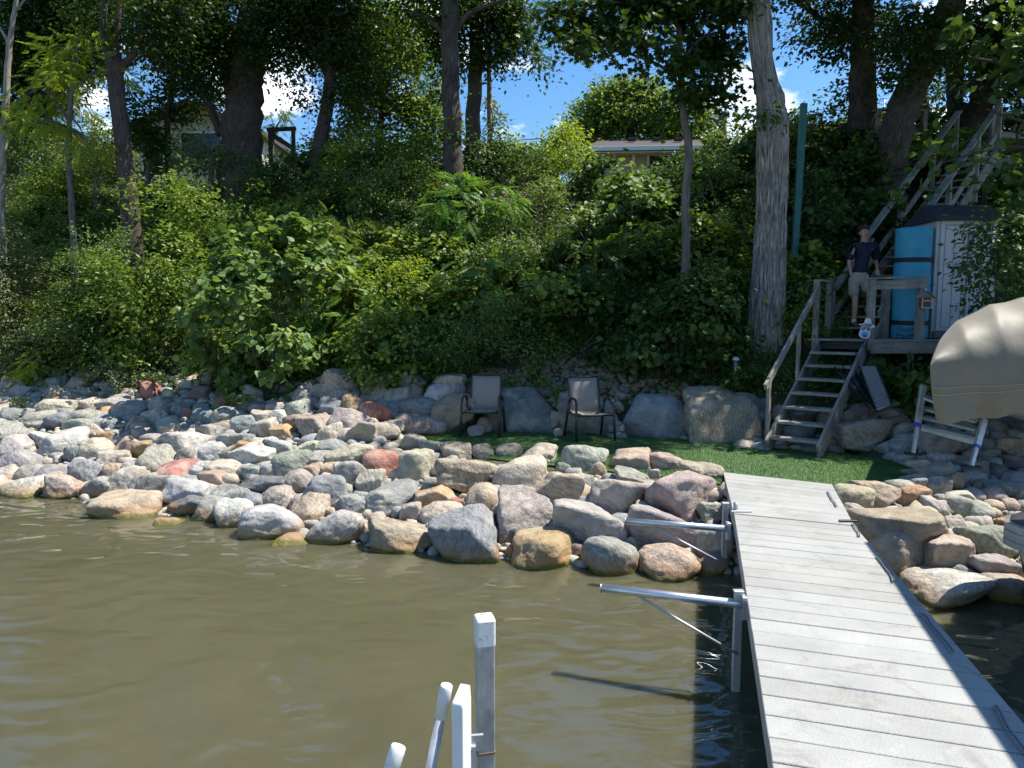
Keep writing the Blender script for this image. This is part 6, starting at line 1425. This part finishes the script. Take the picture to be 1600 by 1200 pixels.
tree('tree', 20, [(500, 235, 22), (508, 180, 20), (515, 130, 16), (512, 70, 12), (510, 10, 10), (512, -50, 8)], [[(512, 120, 9), (488, 70, 7), (475, 30, 5), (470, -10, 4)], [(515, 125, 9), (538, 80, 7), (548, 30, 5)]],
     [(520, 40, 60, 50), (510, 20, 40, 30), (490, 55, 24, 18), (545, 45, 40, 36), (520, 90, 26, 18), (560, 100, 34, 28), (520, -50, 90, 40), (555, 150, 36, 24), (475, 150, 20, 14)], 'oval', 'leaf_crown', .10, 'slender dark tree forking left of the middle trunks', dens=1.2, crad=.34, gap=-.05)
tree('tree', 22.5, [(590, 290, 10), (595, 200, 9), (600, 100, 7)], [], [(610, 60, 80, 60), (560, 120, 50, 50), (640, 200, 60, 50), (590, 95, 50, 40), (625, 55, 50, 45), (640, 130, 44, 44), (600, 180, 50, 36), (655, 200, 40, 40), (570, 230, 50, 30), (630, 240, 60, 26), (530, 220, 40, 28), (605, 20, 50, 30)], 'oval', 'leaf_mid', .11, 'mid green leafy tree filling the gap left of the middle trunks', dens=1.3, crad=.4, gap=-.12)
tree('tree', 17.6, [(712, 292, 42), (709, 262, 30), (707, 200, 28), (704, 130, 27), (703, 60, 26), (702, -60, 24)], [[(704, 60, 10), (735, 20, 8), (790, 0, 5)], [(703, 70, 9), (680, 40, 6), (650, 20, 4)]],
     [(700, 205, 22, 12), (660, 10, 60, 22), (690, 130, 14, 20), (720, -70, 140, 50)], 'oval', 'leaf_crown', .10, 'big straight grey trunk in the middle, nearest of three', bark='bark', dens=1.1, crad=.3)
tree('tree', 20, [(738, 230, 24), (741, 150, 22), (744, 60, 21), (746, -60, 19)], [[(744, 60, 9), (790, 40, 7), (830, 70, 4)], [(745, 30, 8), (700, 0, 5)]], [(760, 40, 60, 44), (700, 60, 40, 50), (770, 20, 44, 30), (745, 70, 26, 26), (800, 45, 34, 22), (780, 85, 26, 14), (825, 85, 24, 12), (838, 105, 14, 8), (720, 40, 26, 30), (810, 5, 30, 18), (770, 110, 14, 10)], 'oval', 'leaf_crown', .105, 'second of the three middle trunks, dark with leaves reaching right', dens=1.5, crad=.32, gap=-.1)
tree('tree', 20.6, [(766, 245, 9), (765, 160, 8), (763, 70, 7), (760, 10, 5)], [], [(775, 200, 18, 22), (768, 150, 10, 12)], 'oval', 'leaf_small', .09, 'thinnest pale trunk right of the middle pair', bark='bark_birch', dens=.8, crad=.22, twigs=5)
# leafy trees behind the crest
tree('tree', 31, [(985, 260, 14), (985, 200, 12)], [], [(985, 175, 66, 44), (930, 195, 40, 30), (1040, 180, 50, 40), (960, 145, 30, 18), (1010, 150, 34, 22), (1080, 200, 34, 30), (905, 215, 30, 20), (945, 160, 14, 26)], 'oval', 'leaf_mid', .15, 'rounded green tree behind the low tan building', dens=2.6, crad=.5, gap=-.5, twigs=8)
tree('tree', 25, [(870, 290, 9), (868, 230, 7)], [], [(855, 215, 40, 22), (825, 225, 34, 20), (875, 235, 30, 22), (795, 240, 30, 20), (840, 255, 50, 22)], 'oval', 'leaf_lime', .11, 'light green tree against the blue sky in the middle of the crest', dens=1.5, crad=.4, gap=-.3, twigs=8)
tree('tree', 24, [(425, 250, 5), (428, 200, 4)], [], [(420, 172, 20, 14), (410, 195, 16, 12), (432, 190, 16, 10)], 'fine', 'leaf_mid', .35, 'wispy sapling against the cloud left of the small railing', bark='bark_smooth', dens=.9, crad=.25, twigs=6)
tree('tree', 26, [(1128, 260, 14), (1130, 215, 13), (1128, 190, 12), (1133, 178, 14)], [[(1128, 200, 8), (1118, 188, 6), (1108, 184, 3)]], [], 'oval', 'leaf_mid', .1, 'broken dead snag standing on the crest', bark='bark_smooth', twigs=0, cat='dead tree')
# near maple with the slim trunk
tree('maple_tree', 13.3, [(1072, 378, 13), (1071, 300, 13), (1077, 240, 13), (1069, 190, 11), (1065, 135, 10), (1062, 80, 9), (1058, -40, 7)], [[(1066, 140, 6), (1035, 105, 5), (985, 85, 3), (930, 70, 2)], [(1064, 100, 6), (1095, 60, 4), (1130, 50, 3)], [(1060, 40, 6), (1000, 10, 4), (930, 0, 3)]],
     [(890, 25, 44, 26), (960, 20, 50, 28), (1030, 25, 50, 28), (1095, 30, 46, 28), (930, 62, 34, 16), (1000, 62, 40, 16), (900, 70, 18, 12), (1070, 75, 40, 20), (1120, 80, 26, 22), (985, 95, 16, 8), (1045, 105, 26, 14), (1100, 125, 34, 20), (1130, 140, 18, 16), (1070, 150, 24, 16), (1010, 112, 12, 6), (1060, -45, 80, 30), (1140, 10, 30, 18)],
     'maple', 'leaf_crown', .115, 'maple with a slim trunk and hanging dark lobed leaves left of the pale trunk', bark='bark_smooth', dens=1.55, crad=.3, gap=-.3, extra=[((5.4, 13.6, 10.2), (1.8, 1.0, .9))])
# the big pale trunk
big = tree('cottonwood_tree', 12.6, [(1178, 640, 92), (1188, 600, 70), (1196, 540, 60), (1200, 460, 51), (1203, 380, 47), (1205, 300, 46), (1206, 240, 47), (1206, 190, 47), (1199, 140, 36), (1190, 90, 32), (1187, 40, 35), (1186, 0, 33), (1186, -80, 30)],
     [[(1212, 235, 26), (1218, 190, 24), (1215, 150, 20), (1209, 128, 9)], [(1183, 40, 12), (1172, 26, 9), (1168, 20, 5)]], [(1195, 175, 18, 14, -.35), (1185, 5, 30, 12), (1215, 8, 14, 10), (1160, 20, 26, 10)],
     'oval', 'leaf_crown', .075, 'big pale furrowed trunk standing left of the wooden stairs', bark='bark_pale', dens=.9, crad=.2, gap=-.1, detail=True, twigs=4, extra=[((5.8, 11.7, 10.4), (2.5, .7, .8))])
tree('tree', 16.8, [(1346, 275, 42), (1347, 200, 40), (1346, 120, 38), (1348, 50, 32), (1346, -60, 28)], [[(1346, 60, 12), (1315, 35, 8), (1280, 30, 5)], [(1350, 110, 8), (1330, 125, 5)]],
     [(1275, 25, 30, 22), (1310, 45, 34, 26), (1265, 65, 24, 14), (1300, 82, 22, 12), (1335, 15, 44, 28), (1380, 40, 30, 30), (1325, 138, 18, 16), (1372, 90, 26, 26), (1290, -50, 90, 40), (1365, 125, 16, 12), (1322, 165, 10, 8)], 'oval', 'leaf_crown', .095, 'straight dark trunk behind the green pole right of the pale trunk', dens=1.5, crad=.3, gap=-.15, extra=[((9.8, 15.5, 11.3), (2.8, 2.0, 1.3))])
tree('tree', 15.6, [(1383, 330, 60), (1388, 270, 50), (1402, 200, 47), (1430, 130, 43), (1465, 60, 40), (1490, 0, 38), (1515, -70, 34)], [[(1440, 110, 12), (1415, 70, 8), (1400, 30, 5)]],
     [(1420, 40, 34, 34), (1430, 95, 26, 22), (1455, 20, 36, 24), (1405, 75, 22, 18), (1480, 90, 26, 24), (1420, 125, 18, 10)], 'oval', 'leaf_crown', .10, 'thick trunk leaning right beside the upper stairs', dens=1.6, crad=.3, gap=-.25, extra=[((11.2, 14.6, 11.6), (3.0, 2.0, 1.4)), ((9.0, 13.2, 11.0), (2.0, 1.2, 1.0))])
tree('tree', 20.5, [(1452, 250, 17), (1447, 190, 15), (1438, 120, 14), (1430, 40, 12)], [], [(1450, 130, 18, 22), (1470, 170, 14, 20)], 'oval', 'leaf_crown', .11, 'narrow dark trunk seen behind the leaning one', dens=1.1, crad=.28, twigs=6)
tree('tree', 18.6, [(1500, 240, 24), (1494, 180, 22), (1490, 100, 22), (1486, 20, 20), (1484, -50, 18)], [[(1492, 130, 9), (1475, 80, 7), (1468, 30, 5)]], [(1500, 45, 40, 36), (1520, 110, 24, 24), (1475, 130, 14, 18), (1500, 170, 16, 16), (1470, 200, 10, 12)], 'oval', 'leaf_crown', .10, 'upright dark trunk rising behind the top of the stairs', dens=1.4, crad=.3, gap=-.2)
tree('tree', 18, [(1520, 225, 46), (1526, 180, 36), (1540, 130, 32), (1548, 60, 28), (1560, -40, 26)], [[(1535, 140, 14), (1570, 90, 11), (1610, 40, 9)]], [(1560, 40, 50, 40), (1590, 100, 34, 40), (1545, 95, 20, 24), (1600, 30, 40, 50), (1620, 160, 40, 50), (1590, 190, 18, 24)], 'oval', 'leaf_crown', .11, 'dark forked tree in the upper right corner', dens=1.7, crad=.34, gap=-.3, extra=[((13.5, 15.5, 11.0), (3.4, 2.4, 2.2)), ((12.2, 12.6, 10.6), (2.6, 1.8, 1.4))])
# large leaves hanging into the upper right from a linden rooted beyond the frame
lin = tree('linden_tree', 11.2, [(1690, 500, 40), (1680, 300, 34), (1660, 100, 28), (1650, -60, 22)], [[(1670, 160, 10), (1600, 110, 6), (1520, 90, 3)], [(1672, 240, 8), (1570, 230, 4), (1470, 255, 2)], [(1670, 200, 8), (1600, 190, 5), (1540, 170, 3)]],
     [(1575, 95, 40, 30), (1540, 140, 22, 24), (1590, 160, 34, 28), (1555, 60, 30, 20), (1600, 40, 40, 30), (1500, 215, 10, 10), (1465, 205, 12, 14), (1478, 250, 20, 12), (1510, 262, 22, 14), (1435, 285, 12, 18), (1555, 275, 18, 12), (1592, 240, 22, 24), (1600, 310, 26, 20), (1520, 20, 30, 20)], 'heart', 'leaf_dark', .135, 'linden branches with large round leaves hanging over the shed', dens=.42, twigs=10, crad=.2, gap=-.3, flat=.8, extra=[((9.8, 12.3, 9.6), (2.0, 1.1, 1.0)), ((11.0, 11.0, 8.4), (2.0, 1.6, 1.6)), ((12.6, 16.8, 12.2), (2.4, 1.6, 1.2))])

# understorey along the crest that half hides the houses
for (px, fy, Yt, bl, mt, lab) in (
    (25, 290, 23, [(20, 215, 50, 34), (60, 245, 44, 26), (-10, 250, 40, 30)], 'leaf_dark', 'dark low tree hiding the left half of the cottage'),
    (150, 300, 22, [(140, 225, 44, 28), (175, 250, 36, 24), (120, 262, 40, 20), (160, 195, 26, 18)], 'leaf_mid', 'leafy low tree between the cottage and the forked trunk'),
    (230, 290, 21, [(225, 235, 34, 22), (262, 245, 34, 20), (205, 262, 30, 18)], 'leaf_dark', 'dark low tree in front of the left half of the cream house'),
    (330, 280, 20, [(330, 245, 40, 18), (362, 250, 30, 16), (300, 250, 26, 18), (310, 222, 20, 14)], 'leaf_small', 'small leafy tree in front of the right half of the cream house'),
    (480, 280, 21, [(480, 245, 46, 26), (455, 262, 40, 20), (510, 225, 34, 24)], 'leaf_mid', 'bushy tree at the foot of the slender forked trunk'),
    (660, 330, 19.5, [(650, 270, 50, 34), (690, 290, 34, 28), (620, 290, 44, 28), (665, 235, 30, 24)], 'leaf_mid', 'leafy understorey tree left of the big middle trunk'),
    (760, 300, 19, [(755, 250, 34, 26), (740, 275, 30, 22), (780, 275, 34, 22)], 'leaf_dark', 'dark understorey tree at the foot of the middle trunks'),
    (560, 330, 18.5, [(560, 280, 46, 30), (590, 255, 34, 24), (530, 300, 40, 24)], 'leaf_dark', 'dark understorey tree in the shaded middle of the upper slope'),
    (1150, 290, 20, [(1140, 235, 34, 24), (1160, 262, 30, 22), (1115, 255, 34, 22)], 'leaf_mid', 'leafy tree on the crest behind the pale furrowed trunk'),
    (1300, 290, 18, [(1300, 235, 30, 18), (1270, 250, 30, 22), (1325, 262, 22, 20)], 'leaf_dark', 'dark understorey tree in front of the long deck front'),
): tree('tree', Yt, [(px, fy, 8), (px + 3, fy - 40, 6)], [], bl, 'oval', mt, .085, lab, bark='bark_smooth', dens=.75, crad=.3, gap=-.2, twigs=10)
